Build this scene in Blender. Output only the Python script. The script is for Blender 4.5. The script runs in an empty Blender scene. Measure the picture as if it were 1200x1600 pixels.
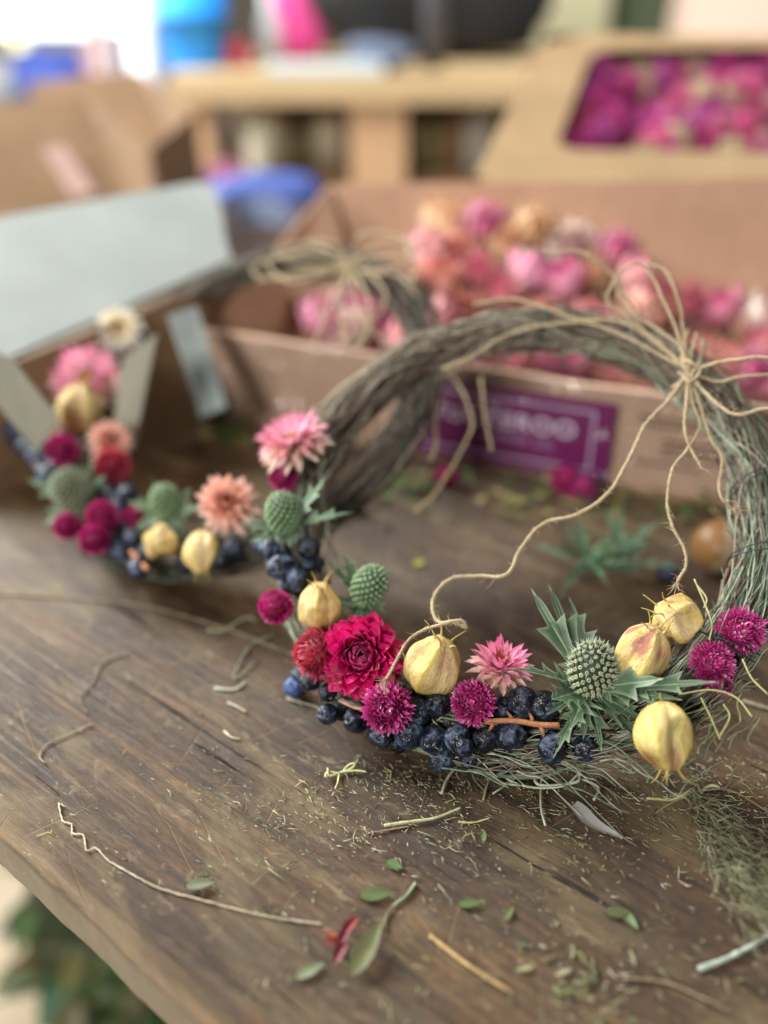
import bpy, math, random
import numpy as np
from mathutils import Vector, Matrix

# ------------------------------------------------------------------ camera, world, lights, exposure
sc = bpy.context.scene
COL = sc.collection
F_PX = 1386.0; PITCH = math.radians(32); CAM_H = 0.30
cam = bpy.data.cameras.new('camera'); camo = bpy.data.objects.new('camera', cam); COL.objects.link(camo)
camo.location = (0, 0, CAM_H); camo.rotation_euler = (math.pi/2 - PITCH, 0, 0)
cam.sensor_fit = 'VERTICAL'; cam.sensor_height = 24.0; cam.lens = F_PX/1600*24.0
cam.clip_start = 0.01; cam.clip_end = 60
cam.dof.use_dof = True; cam.dof.focus_distance = 0.367; cam.dof.aperture_fstop = cam.lens/15.5
sc.camera = camo
w = bpy.data.worlds.new('World'); sc.world = w; w.use_nodes = True
w.node_tree.nodes['Background'].inputs[0].default_value = (0.92, 0.96, 1.0, 1)
w.node_tree.nodes['Background'].inputs[1].default_value = 0.095
sc.view_settings.view_transform = 'Standard'; sc.view_settings.look = 'None'
sc.view_settings.exposure = 0.0; sc.view_settings.gamma = 1.0

pi_ = math.pi
def area(name, loc, aim, size, power, colr, spread=pi_):
    l = bpy.data.lights.new(name, 'AREA'); l.shape = 'RECTANGLE'; l.size, l.size_y = size; l.energy = power; l.color = colr; l.spread = spread
    o = bpy.data.objects.new(name, l); COL.objects.link(o); o.location = loc
    o.rotation_euler = (Vector(aim)-Vector(loc)).to_track_quat('-Z', 'Y').to_euler(); return o
area('window_light', (-1.55, 1.45, 1.15), (0.0, 0.35, 0.0), (1.1, .8), 140, (1.0, 1.0, 0.965))
area('front_fill', (-1.3, -1.5, 1.25), (0.1, 0.65, 0.05), (.8, .6), 66, (1.0, 0.985, 0.94))  # added fill from the camera side for tray front and flowers, no actual door
area('background_fill', (0.7, 0.8, 2.3), (0.3, 1.9, 0.0), (1.2, 1.0), 24, (1.0, 0.97, 0.93), 1.7)  # added overhead fill, spread narrowed to brighten the background, not a room fixture

random.seed(7); rng = np.random.default_rng(11)
pi = math.pi
# ------------------------------------------------------------------ helpers
RV = np.array([1., 0, 0]); FV = np.array([0, math.cos(PITCH), -math.sin(PITCH)]); UV_ = np.array([0, math.sin(PITCH), math.cos(PITCH)])
CP = np.array([0, 0, CAM_H])
def ray(px, py): return FV + (px-600)/F_PX*RV - (py-800)/F_PX*UV_
def at_z(px, py, z=0.0): d = ray(px, py); return CP + d*((z-CAM_H)/d[2])
def at_y(px, py, y): d = ray(px, py); return CP + d*(y/d[1])
def depth(p): return float((np.asarray(p)-CP) @ FV)
def S(r, g, b):
    f = lambda c: (c/255/12.92) if c/255 <= .04045 else ((c/255+.055)/1.055)**2.4
    return np.array([f(r), f(g), f(b)])
def nrm(v): v = np.asarray(v, float); return v/np.linalg.norm(v)
def face(r, u, t): return nrm(r*RV + u*UV_ - t*FV)

class MB:
    def __init__(s): s.v = []; s.f = []; s.c = []; s.n = 0
    def add(s, v, f, c=(.5, .5, .5)):
        v = np.asarray(v, float).reshape(-1, 3); c = np.asarray(c, float)
        if c.ndim == 1: c = np.tile(c, (len(v), 1))
        s.v.append(v); s.c.append(c); n = s.n
        s.f.extend([tuple(i+n for i in q) for q in f]); s.n += len(v)
    def grid(s, P, c=(.5, .5, .5), wrap=False):
        P = np.asarray(P, float); a, b = P.shape[:2]; fs = []
        for i in range(a-1):
            for j in range(b if wrap else b-1):
                k = (j+1) % b; fs.append((i*b+j, i*b+k, (i+1)*b+k, (i+1)*b+j))
        c = np.asarray(c, float)
        if c.ndim == 3: c = c.reshape(-1, 3)
        s.add(P.reshape(-1, 3), fs, c)
    def tube(s, pts, r, c=(.5, .5, .5), k=6, cap=True):
        P = np.asarray(pts, float); n = len(P); r = np.broadcast_to(np.asarray(r, float), (n,))
        T = np.gradient(P, axis=0); T /= np.linalg.norm(T, axis=1)[:, None]+1e-12
        u = np.cross(T[0], [0, 0, 1.]);
        if np.linalg.norm(u) < 1e-3: u = np.cross(T[0], [1., 0, 0])
        u = nrm(u); rings = []
        for i in range(n):
            u = u - T[i]*(u@T[i]); u = nrm(u); vv = np.cross(T[i], u)
            a = np.arange(k)/k*2*pi
            rings.append(P[i]+r[i]*(np.cos(a)[:, None]*u+np.sin(a)[:, None]*vv))
        c = np.asarray(c, float)
        if c.ndim == 2: c = np.repeat(c, k, axis=0)
        n0 = s.n
        s.grid(np.array(rings), c, wrap=True) if c.ndim == 1 else (s.grid(np.array(rings), c.reshape(n, k, 3), wrap=True))
        if cap: s.f.append(tuple(n0+i for i in range(k))[::-1]); s.f.append(tuple(n0+(n-1)*k+i for i in range(k)))
    def sphere(s, c0, r, c=(.5, .5, .5), a=8, b=10, fn=None):
        th = np.linspace(0, pi, a+1)[:, None]; ph = np.arange(b)[None]/b*2*pi
        D = np.stack([np.sin(th)*np.cos(ph), np.sin(th)*np.sin(ph), np.cos(th)+0*ph], -1)
        R = np.asarray(r, float)*D
        if fn is not None: R = R*fn(D)[..., None]
        s.grid(np.asarray(c0)+R, c, wrap=True)
    def box(s, lo, hi, c=(.5, .5, .5)):
        x0, y0, z0 = lo; x1, y1, z1 = hi
        v = [(x0,y0,z0),(x1,y0,z0),(x1,y1,z0),(x0,y1,z0),(x0,y0,z1),(x1,y0,z1),(x1,y1,z1),(x0,y1,z1)]
        s.add(v, [(3,2,1,0),(4,5,6,7),(0,1,5,4),(1,2,6,5),(2,3,7,6),(3,0,4,7)], c)
    def slab(s, corners, thick, c=(.5, .5, .5)):
        # a board through four 3D corners, given thickness away from its winding normal
        q = np.asarray(corners, float); n = nrm(np.cross(q[1]-q[0], q[3]-q[0])); b = q - n*thick; m = len(q)
        fs = [tuple(range(m)), tuple(range(2*m-1, m-1, -1))]+[(i, i+m, (i+1) % m+m, (i+1) % m) for i in range(m)]
        s.add(np.vstack([q, b]), fs, c)
    def mesh(s, name, mats, smooth=True):
        me = bpy.data.meshes.new(name); V = np.vstack(s.v)
        me.from_pydata(V.tolist(), [], s.f)
        at = me.color_attributes.new('col', 'FLOAT_COLOR', 'POINT')
        C = np.hstack([np.vstack(s.c), np.ones((len(V), 1))]); at.data.foreach_set('color', C.ravel().astype('f'))
        me.materials.append(mats)
        if smooth: me.polygons.foreach_set('use_smooth', [True]*len(me.polygons))
        me.update(); return me

def place(name, me, parent=None, M=None, label=None):
    o = bpy.data.objects.new(name, me); COL.objects.link(o)
    M = Matrix.Identity(4) if M is None else M
    if parent is not None:
        o.parent = parent; M = PW[parent.name].inverted() @ M
    o.matrix_basis = M
    PW[o.name] = (PW[parent.name] @ M) if parent is not None else M
    if label: o['label'] = label
    return o
PW = {}
def thing(name, label, cat, loc, group=None):
    o = bpy.data.objects.new(name, None); COL.objects.link(o); o.location = loc; o.empty_display_size = .02
    PW[o.name] = Matrix.Translation(Vector(loc)); return tag(o, label, cat, group)
def tag(o, label, cat, group=None, kind=None):
    o['label'] = label; o['category'] = cat
    if group: o['group'] = group
    if kind: o['kind'] = kind
    return o
def frame(pos, z, scale=1.0, roll=0.0, sz=None):
    z = nrm(z); x = np.cross([0, 0, 1.], z)
    if np.linalg.norm(x) < 1e-3: x = np.array([1., 0, 0])
    x = nrm(x); y = np.cross(z, x); c, s_ = math.cos(roll), math.sin(roll)
    X = c*x+s_*y; Y = -s_*x+c*y
    sz = scale if sz is None else sz
    M = Matrix([[X[0]*scale, Y[0]*scale, z[0]*sz, pos[0]], [X[1]*scale, Y[1]*scale, z[1]*sz, pos[1]], [X[2]*scale, Y[2]*scale, z[2]*sz, pos[2]], [0, 0, 0, 1]])
    return M

# ------------------------------------------------------------------ materials
def newmat(name):
    m = bpy.data.materials.new(name); m.use_nodes = True; nt = m.node_tree; return m, nt, nt.nodes['Principled BSDF'], nt.nodes['Material Output']
def N(nt, t, **kw):
    n = nt.nodes.new(t)
    for k, v in kw.items():
        if k in n.inputs: n.inputs[k].default_value = v
        else: setattr(n, k, v)
    return n
def ramp(nt, stops, interp='LINEAR'):
    r = nt.nodes.new('ShaderNodeValToRGB'); cr = r.color_ramp; cr.interpolation = interp
    while len(cr.elements) < len(stops): cr.elements.new(.5)
    for e, (p, c) in zip(cr.elements, stops):
        e.position = p; e.color = (*c, 1) if len(c) == 3 else c
    return r
def mix(nt, a, b, fac, mode='MIX'):
    m = nt.nodes.new('ShaderNodeMix'); m.data_type = 'RGBA'; m.blend_type = mode; m.clamp_factor = True
    for sock, v in ((m.inputs[6], a), (m.inputs[7], b), (m.inputs[0], fac)):
        if isinstance(v, bpy.types.NodeSocket): nt.links.new(v, sock)
        else: sock.default_value = v if not hasattr(v, '__len__') else (*v[:3], 1)
    return m.outputs[2]
def organic(name, rough=.5, var=.25, scale=60, bump=.15, bscale=200, trans=0., coat=0., sheen=0., stretch=None, spec=.5, dist=.001):
    m, nt, b, out = newmat(name); L = nt.links.new
    a = N(nt, 'ShaderNodeAttribute', attribute_name='col'); tc = N(nt, 'ShaderNodeTexCoord')
    no = N(nt, 'ShaderNodeTexNoise', Scale=scale, Detail=4.); L(tc.outputs['Object'], no.inputs['Vector'])
    r = ramp(nt, [(.3, (1-var,)*3), (.7, (1+var*.6,)*3)]); L(no.outputs['Fac'], r.inputs[0])
    c = mix(nt, a.outputs['Color'], r.outputs['Color'], 1.0, 'MULTIPLY'); L(c, b.inputs['Base Color'])
    b.inputs['Roughness'].default_value = rough; b.inputs['Coat Weight'].default_value = coat; b.inputs['Sheen Weight'].default_value = sheen
    b.inputs['Specular IOR Level'].default_value = spec
    n2 = N(nt, 'ShaderNodeTexNoise', Scale=bscale, Detail=3.); L(tc.outputs['Object'], n2.inputs['Vector'])
    bp = N(nt, 'ShaderNodeBump', Strength=bump, Distance=dist); L(n2.outputs['Fac'], bp.inputs['Height']); L(bp.outputs[0], b.inputs['Normal'])
    if trans:
        t = N(nt, 'ShaderNodeBsdfTranslucent'); L(c, t.inputs['Color']); ms = N(nt, 'ShaderNodeMixShader', Fac=trans)
        L(b.outputs[0], ms.inputs[1]); L(t.outputs[0], ms.inputs[2]); L(ms.outputs[0], out.inputs['Surface'])
    return m
M_PETAL = organic('petal', .42, .16, 3, .25, 14, trans=.28, dist=.02)
M_GLOBE = organic('globe_flower', .6, .2, 4, .2, 20, trans=.15, dist=.01)
M_GREEN = organic('eryngium', .5, .25, 5, .2, 30, trans=.12, dist=.01)
M_TWIG = organic('twig', .72, .35, 250, .6, 900, dist=.0006)
M_TWINE = organic('jute', .85, .25, 600, .5, 2500, sheen=.2, trans=.12, dist=.0004)
M_LEAF = organic('leaf', .5, .25, 120, .3, 500, trans=.2, dist=.0004)
M_CHAFF = organic('plant_chaff', .7, .2, 300, .0, 100, trans=.1)
M_PLAIN = organic('painted', .5, .08, 6, .02, 60)
M_CLOTH = organic('cloth', .85, .25, 9, .3, 60, dist=.005)
M_WIRE = organic('wire', .4, .1, 50, .0, 60)

def mat_pod():
    m, nt, b, out = newmat('seed_pod_skin'); L = nt.links.new
    a = N(nt, 'ShaderNodeAttribute', attribute_name='col'); tc = N(nt, 'ShaderNodeTexCoord')
    mp = N(nt, 'ShaderNodeMapping'); mp.inputs['Scale'].default_value = (1, 1, .4); L(tc.outputs['Object'], mp.inputs[0])
    oi = N(nt, 'ShaderNodeObjectInfo'); ad = N(nt, 'ShaderNodeVectorMath', operation='ADD'); L(mp.outputs[0], ad.inputs[0]); 
    ml = N(nt, 'ShaderNodeMath', operation='MULTIPLY'); ml.inputs[1].default_value = 9; L(oi.outputs['Random'], ml.inputs[0]); L(ml.outputs[0], ad.inputs[1])
    n1 = N(nt, 'ShaderNodeTexNoise', Scale=1.7, Detail=6., Roughness=.62); L(ad.outputs[0], n1.inputs['Vector'])
    r1 = ramp(nt, [(.42, (1.02, 1.02, 1.02)), (.56, (.92, .84, .70)), (.68, (.60, .43, .28))]); L(n1.outputs['Fac'], r1.inputs[0])
    n2 = N(nt, 'ShaderNodeTexNoise', Scale=9., Detail=6., Roughness=.7); L(ad.outputs[0], n2.inputs['Vector'])
    r2 = ramp(nt, [(.34, (.80, .75, .66)), (.43, (.98, .97, .95)), (.62, (1.08, 1.09, 1.14))]); L(n2.outputs['Fac'], r2.inputs[0])
    c = mix(nt, a.outputs['Color'], r1.outputs[0], .8, 'MULTIPLY'); c = mix(nt, c, r2.outputs[0], 1., 'MULTIPLY')
    L(c, b.inputs['Base Color']); b.inputs['Roughness'].default_value = .36
    b.inputs['Subsurface Weight'].default_value = .25; b.inputs['Subsurface Radius'].default_value = (.003, .0015, .0006); b.inputs['Subsurface Scale'].default_value = 1.
    bp = N(nt, 'ShaderNodeBump', Strength=.4, Distance=.045); L(n2.outputs['Fac'], bp.inputs['Height']); L(bp.outputs[0], b.inputs['Normal'])
    return m
M_POD = mat_pod()
def mat_berry():
    m, nt, b, out = newmat('berry_skin'); L = nt.links.new
    tc = N(nt, 'ShaderNodeTexCoord'); oi = N(nt, 'ShaderNodeObjectInfo')
    ml = N(nt, 'ShaderNodeMath', operation='MULTIPLY'); ml.inputs[1].default_value = 20; L(oi.outputs['Random'], ml.inputs[0])
    ad = N(nt, 'ShaderNodeVectorMath', operation='ADD'); L(tc.outputs['Object'], ad.inputs[0]); L(ml.outputs[0], ad.inputs[1])
    n1 = N(nt, 'ShaderNodeTexNoise', Scale=1.3, Detail=4., Roughness=.62); n1.inputs['Distortion'].default_value = .6; L(ad.outputs[0], n1.inputs['Vector'])
    sh = N(nt, 'ShaderNodeMath', operation='MULTIPLY_ADD'); sh.inputs[1].default_value = .16; sh.inputs[2].default_value = -.08; L(oi.outputs['Random'], sh.inputs[0])
    s2 = N(nt, 'ShaderNodeMath', operation='ADD'); L(n1.outputs['Fac'], s2.inputs[0]); L(sh.outputs[0], s2.inputs[1])
    r = ramp(nt, [(.40, S(12, 14, 22)), (.54, S(28, 35, 52)), (.64, S(64, 78, 102)), (.80, S(124, 138, 160))]); L(s2.outputs[0], r.inputs[0])
    a = N(nt, 'ShaderNodeAttribute', attribute_name='col')
    c = mix(nt, r.outputs[0], a.outputs['Color'], 1., 'MULTIPLY'); L(c, b.inputs['Base Color'])
    rr = ramp(nt, [(.4, (.26,)*3), (.65, (.58,)*3)]); L(n1.outputs['Fac'], rr.inputs[0]); L(rr.outputs[0], b.inputs['Roughness'])
    n2 = N(nt, 'ShaderNodeTexNoise', Scale=2.2, Detail=3.); L(ad.outputs[0], n2.inputs['Vector'])
    bp = N(nt, 'ShaderNodeBump', Strength=.25, Distance=.05); L(n2.outputs['Fac'], bp.inputs['Height']); L(bp.outputs[0], b.inputs['Normal'])
    return m
M_BERRY = mat_berry()

TD = nrm([.787, -.617, 0]); TM = nrm([.617, .787, 0]); TE = np.array([-.155, .234, 0])   # table edge direction, inward direction, a point of the edge
def mat_wood():
    m, nt, b, out = newmat('old_plank'); L = nt.links.new
    tc = N(nt, 'ShaderNodeTexCoord')
    # texture space: x along the grain
    mp = N(nt, 'ShaderNodeMapping', vector_type='POINT'); mp.inputs['Rotation'].default_value = (0, 0, math.radians(37.5)); L(tc.outputs['Object'], mp.inputs[0])
    V = mp.outputs[0]
    def noise(sx, sy, scale, detail=6., rough=.6, off=0, dist=0.):
        q = N(nt, 'ShaderNodeMapping'); q.inputs['Scale'].default_value = (sx, sy, 4); q.inputs['Location'].default_value = (off, off*.7, 0); L(V, q.inputs[0])
        n = N(nt, 'ShaderNodeTexNoise', Scale=scale, Detail=detail, Roughness=rough); n.inputs['Distortion'].default_value = dist; L(q.outputs[0], n.inputs['Vector']); return n.outputs['Fac']
    broad = noise(3, 9, 1.6, 5, .6, 3.1, .4)
    base = ramp(nt, [(.3, S(62, 46, 32)), (.5, S(92, 71, 50)), (.68, S(128, 106, 80))]); L(broad, base.inputs[0])
    fib = noise(16, 330, 1., 9, .8, 1.3, .5)
    fr = ramp(nt, [(.36, (.24, .21, .18)), (.47, (.88, .86, .84)), (.60, (1.6, 1.56, 1.48))]); L(fib, fr.inputs[0])
    c = mix(nt, base.outputs[0], fr.outputs[0], .85, 'MULTIPLY')
    mot = noise(160, 330, 1., 7, .75, 41.3, .6)
    mr = ramp(nt, [(.33, (.55, .52, .49)), (.5, (1, 1, 1)), (.68, (1.42, 1.40, 1.34))]); L(mot, mr.inputs[0])
    c = mix(nt, c, mr.outputs[0], .8, 'MULTIPLY')
    mot2 = noise(45, 80, 1., 6, .7, 47.3, 1.2)
    mr2 = ramp(nt, [(.34, (.6, .57, .54)), (.5, (1, 1, 1)), (.66, (1.3, 1.28, 1.24))]); L(mot2, mr2.inputs[0])
    c = mix(nt, c, mr2.outputs[0], .75, 'MULTIPLY')
    # growth-ring bands
    q = N(nt, 'ShaderNodeMapping'); q.inputs['Scale'].default_value = (1.2, 26, 1); L(V, q.inputs[0])
    wv = N(nt, 'ShaderNodeTexWave', wave_type='BANDS', bands_direction='Y', Scale=1., Distortion=7., Detail=4.); wv.inputs['Detail Scale'].default_value = .7; L(q.outputs[0], wv.inputs['Vector'])
    wr = ramp(nt, [(.0, (.74, .71, .68)), (.35, (1, 1, 1)), (1, (1.1, 1.1, 1.08))]); L(wv.outputs['Fac'], wr.inputs[0])
    c = mix(nt, c, wr.outputs[0], .7, 'MULTIPLY')
    # grey weathering patches
    g = noise(5, 14, 2.2, 7, .68, 8.8, .5)
    gr = ramp(nt, [(.48, (0, 0, 0)), (.66, (.75,)*3)]); L(g, gr.inputs[0])
    c = mix(nt, c, S(158, 148, 124), gr.outputs[0])
    # small pale scuffs
    g2 = noise(30, 60, 2.0, 6, .75, 5.5, .8)
    g2r = ramp(nt, [(.575, (0, 0, 0)), (.67, (.75,)*3)]); L(g2, g2r.inputs[0])
    c = mix(nt, c, S(172, 163, 148), g2r.outputs[0])
    # dark stains
    d = noise(7, 16, 1.7, 6, .65, 15.5, .6)
    dr = ramp(nt, [(.57, (0, 0, 0)), (.72, (.8,)*3)]); L(d, dr.inputs[0])
    c = mix(nt, c, S(48, 34, 26), dr.outputs[0])
    # grain cracks: long thin dark lines
    cr = noise(6, 190, 1., 4, .55, 21.7, .6); ck = ramp(nt, [(.30, (1, 1, 1)), (.33, (0, 0, 0))]); L(cr, ck.inputs[0])
    cb = noise(12, 60, 1., 2, .5, 31.7); cbr = ramp(nt, [(.38, (0, 0, 0)), (.46, (1, 1, 1))]); L(cb, cbr.inputs[0])
    crack = mix(nt, ck.outputs[0], cbr.outputs[0], 1., 'MULTIPLY')
    c = mix(nt, c, S(24, 16, 12), crack)
    # scratches: thin lines at several angles
    tot = None
    for k, (ang, sx, sy, off) in enumerate(((70, 14, 420, 0), (110, 12, 380, 4), (20, 10, 400, 9), (150, 13, 360, 2))):
        q = N(nt, 'ShaderNodeMapping'); q.inputs['Rotation'].default_value = (0, 0, math.radians(ang)); q.inputs['Location'].default_value = (off, off, 0); L(V, q.inputs[0])
        q2 = N(nt, 'ShaderNodeMapping'); q2.inputs['Scale'].default_value = (sx, sy, 1); L(q.outputs[0], q2.inputs[0])
        n = N(nt, 'ShaderNodeTexNoise', Scale=1., Detail=1.); n.inputs['Distortion'].default_value = .2; L(q2.outputs[0], n.inputs['Vector'])
        r = ramp(nt, [(.715, (0, 0, 0)), (.76, (.6,)*3)]); L(n.outputs['Fac'], r.inputs[0])
        tot = r.outputs[0] if tot is None else mix(nt, tot, r.outputs[0], 1., 'LIGHTEN')
    c = mix(nt, c, S(168, 150, 128), tot)
    # specks of dust and dirt
    vo = N(nt, 'ShaderNodeTexVoronoi', Scale=420.); L(V, vo.inputs['Vector'])
    sp = ramp(nt, [(.09, (1, 1, 1)), (.14, (0, 0, 0))]); L(vo.outputs['Distance'], sp.inputs[0])
    pick = N(nt, 'ShaderNodeSeparateColor'); L(vo.outputs['Color'], pick.inputs[0])
    pr = ramp(nt, [(.80, (0, 0, 0)), (.82, (1, 1, 1))]); L(pick.outputs[0], pr.inputs[0])
    spk = mix(nt, sp.outputs[0], pr.outputs[0], 1., 'MULTIPLY')
    spc = ramp(nt, [(.5, S(34, 24, 18)), (.51, S(176, 166, 142))], 'CONSTANT'); L(pick.outputs[1], spc.inputs[0])
    c = mix(nt, c, spc.outputs[0], spk)
    # worn pale rim along the edge
    a = N(nt, 'ShaderNodeAttribute', attribute_name='col')
    sepa = N(nt, 'ShaderNodeSeparateColor'); L(a.outputs['Color'], sepa.inputs[0])
    wn = N(nt, 'ShaderNodeMath', operation='MULTIPLY'); L(sepa.outputs[0], wn.inputs[0]); L(fib, wn.inputs[1])
    wn2 = N(nt, 'ShaderNodeMath', operation='MULTIPLY'); wn2.inputs[1].default_value = 1.2; wn2.use_clamp = True; L(wn.outputs[0], wn2.inputs[0])
    c = mix(nt, c, S(190, 170, 138), wn2.outputs[0])
    sd = N(nt, 'ShaderNodeMath', operation='MULTIPLY'); sd.inputs[1].default_value = .75; L(sepa.outputs[1], sd.inputs[0])
    c = mix(nt, c, S(112, 108, 104), sd.outputs[0])
    c = mix(nt, c, (.52, .43, .30), 1., 'MULTIPLY')
    L(c, b.inputs['Base Color'])
    rr = ramp(nt, [(.3, (.34,)*3), (.7, (.52,)*3)]); L(broad, rr.inputs[0]); L(rr.outputs[0], b.inputs['Roughness']); b.inputs['Specular IOR Level'].default_value = .5
    h1 = N(nt, 'ShaderNodeMath', operation='MULTIPLY_ADD'); h1.inputs[1].default_value = -2.2; L(crack, h1.inputs[0]); L(fib, h1.inputs[2])
    h2 = N(nt, 'ShaderNodeMath', operation='MULTIPLY_ADD'); h2.inputs[1].default_value = -.5; L(tot, h2.inputs[0]); L(h1.outputs[0], h2.inputs[2])
    bp = N(nt, 'ShaderNodeBump', Strength=1., Distance=.0014); L(h2.outputs[0], bp.inputs['Height']); L(bp.outputs[0], b.inputs['Normal'])
    return m
M_WOOD = mat_wood()
def mat_card(name, c1, c2, coat=0., rough=.75):
    m, nt, b, out = newmat(name); L = nt.links.new; tc = N(nt, 'ShaderNodeTexCoord')
    a = N(nt, 'ShaderNodeAttribute', attribute_name='col')
    n = N(nt, 'ShaderNodeTexNoise', Scale=14., Detail=6., Roughness=.65); L(tc.outputs['Object'], n.inputs['Vector'])
    r = ramp(nt, [(.3, c1), (.7, c2)]); L(n.outputs['Fac'], r.inputs[0])
    n2 = N(nt, 'ShaderNodeTexNoise', Scale=700., Detail=2.); L(tc.outputs['Object'], n2.inputs['Vector'])
    r2 = ramp(nt, [(.4, (.9,)*3), (.6, (1.06,)*3)]); L(n2.outputs['Fac'], r2.inputs[0])
    c = mix(nt, r.outputs[0], r2.outputs[0], 1., 'MULTIPLY'); c = mix(nt, c, a.outputs['Color'], 1., 'MULTIPLY')
    L(c, b.inputs['Base Color']); b.inputs['Roughness'].default_value = rough; b.inputs['Coat Weight'].default_value = coat; b.inputs['Coat Roughness'].default_value = .12
    bp = N(nt, 'ShaderNodeBump', Strength=.3, Distance=.003); L(n.outputs['Fac'], bp.inputs['Height'])
    L(bp.outputs[0], b.inputs['Normal']); L(bp.outputs[0], b.inputs['Coat Normal']); return m
M_KRAFT = mat_card('kraft_board', S(150, 122, 98), S(172, 142, 116))
M_KRAFT_GLOSS = mat_card('kraft_board_film', S(172, 142, 122), S(196, 164, 142), .5, .6)
M_KRAFT_TAN = mat_card('kraft_board_tan', S(132, 108, 76), S(150, 124, 90))
M_WHITECARD = mat_card('white_board', S(124, 130, 126), S(138, 144, 140))
M_CARDBROWN = mat_card('brown_board', S(92, 68, 44), S(112, 84, 56))
def mat_film():
    m, nt, b, out = newmat('clear_film'); L = nt.links.new
    tr = N(nt, 'ShaderNodeBsdfTransparent'); gl = N(nt, 'ShaderNodeBsdfGlossy', Roughness=.12)
    lw = N(nt, 'ShaderNodeLayerWeight', Blend=.5); tc = N(nt, 'ShaderNodeTexCoord')
    n = N(nt, 'ShaderNodeTexNoise', Scale=30., Detail=3.); L(tc.outputs['Object'], n.inputs['Vector'])
    bp = N(nt, 'ShaderNodeBump', Strength=.3, Distance=.01); L(n.outputs['Fac'], bp.inputs['Height']); L(bp.outputs[0], gl.inputs['Normal'])
    pw_ = N(nt, 'ShaderNodeMath', operation='POWER'); pw_.inputs[1].default_value = 4; L(lw.outputs['Facing'], pw_.inputs[0])
    fm = N(nt, 'ShaderNodeMath', operation='MULTIPLY_ADD'); fm.inputs[1].default_value = .5; fm.inputs[2].default_value = .05; L(pw_.outputs[0], fm.inputs[0])
    ms = N(nt, 'ShaderNodeMixShader'); L(fm.outputs[0], ms.inputs[0]); L(tr.outputs[0], ms.inputs[1]); L(gl.outputs[0], ms.inputs[2]); L(ms.outputs[0], out.inputs['Surface']); return m
M_FILM = mat_film()
M_WRAP = M_FILM.copy(); M_WRAP.name = 'wrinkled_wrap'
for nd in M_WRAP.node_tree.nodes:
    if nd.type == 'BUMP': nd.inputs['Strength'].default_value = 1.; nd.inputs['Distance'].default_value = .03
def mat_emit(name, c, st):
    m, nt, b, out = newmat(name); b.inputs['Base Color'].default_value = (*c, 1); b.inputs['Emission Color'].default_value = (*c, 1); b.inputs['Emission Strength'].default_value = st
    return m
def mat_floor():
    m, nt, b, out = newmat('dusty_floor'); L = nt.links.new; tc = N(nt, 'ShaderNodeTexCoord')
    n = N(nt, 'ShaderNodeTexNoise', Scale=5., Detail=8., Roughness=.65); L(tc.outputs['Object'], n.inputs['Vector'])
    r = ramp(nt, [(.3, S(190, 168, 140)), (.7, S(240, 224, 196))]); L(n.outputs['Fac'], r.inputs[0]); L(r.outputs[0], b.inputs['Base Color']); b.inputs['Roughness'].default_value = .85; return m

# ------------------------------------------------------------------ the room
FLOOR = -.75
mb = MB(); mb.add([(-5, -3, FLOOR), (6, -3, FLOOR), (6, 6, FLOOR), (-5, 6, FLOOR)], [(0, 1, 2, 3)])
o = place('floor', mb.mesh('floor', mat_floor())); o['kind'] = 'structure'
# back wall with a window opening
WY = 4.2; wx0, wx1, wz0, wz1 = -3.1, -1.02, .03, 1.7
mb = MB(); wc = S(120, 112, 100)
for lo, hi in (((-5, WY, FLOOR), (6, WY+.1, wz0)), ((-5, WY, wz1), (6, WY+.1, 2.4)), ((-5, WY, wz0), (wx0, WY+.1, wz1)), ((wx1, WY, wz0), (6, WY+.1, wz1))): mb.box(lo, hi, wc)
o = place('wall', mb.mesh('wall', M_PLAIN, False)); tag(o, 'dim beige back wall of the workshop behind the bench', 'wall')
t = thing('window', 'overexposed bright white window at the far back of the workshop', 'window', (wx0, WY, wz0))
mb = MB(); mb.add([(wx0, WY+.05, wz0), (wx1, WY+.05, wz0), (wx1, WY+.05, wz1), (wx0, WY+.05, wz1)], [(0, 1, 2, 3)])
place('pane', mb.mesh('pane', mat_emit('bright_pane', (.95, .98, 1.), 3.2)), t)
mb = MB(); fc = S(225, 228, 230)
for lo, hi in (((wx0-.03, WY-.03, wz0-.05), (wx1+.03, WY+.003, wz0)), ((wx0-.03, WY-.03, wz1), (wx1+.03, WY+.003, wz1+.05)), ((wx1, WY-.03, wz0), (wx1+.06, WY+.004, wz1)), ((wx0-.06, WY-.03, wz0), (wx0, WY+.004, wz1)), ((-2.05, WY-.02, wz0), (-2.0, WY+.03, wz1))): mb.box(lo, hi, fc)
place('frame', mb.mesh('frame', M_PLAIN, False), t)

# ------------------------------------------------------------------ the plank table
def tpt(s, m, z): return TE + TD*s + TM*m + np.array([0, 0, z])
ns = 420; ss = np.linspace(-1.1, 1.3, ns)
def fbm(x, seed, amp=1., f0=1.): 
    r = np.random.default_rng(seed); y = np.zeros_like(x)
    for k in range(6):
        y += amp/(1.6**k)*np.sin(x*f0*2.07**k + r.uniform(0, 6.28)+ .7*np.sin(x*f0*1.3**k+r.uniform(0, 6)))
    return y
e1 = fbm(ss, 3, .0005, 30); e2 = fbm(ss, 4, .0006, 50)
prof = [(.95, 0, 0, 0), (.05, 0, 0, 0), (.013, 0, .05, 0), (.0065, -.0001, .2, 0), (.0030, -.0005, .8, 0), (.0008, -.0016, 1., .1), (.0, -.0032, .1, 1), (-.0002, -.0045, 0, 1), (-.0004, -.014, 0, 1), (.0, -.027, 0, 1), (.003, -.030, 0, 1), (.95, -.030, 0, 1)]
G = np.zeros((len(prof), ns, 3)); Cc = np.zeros_like(G)
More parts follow.
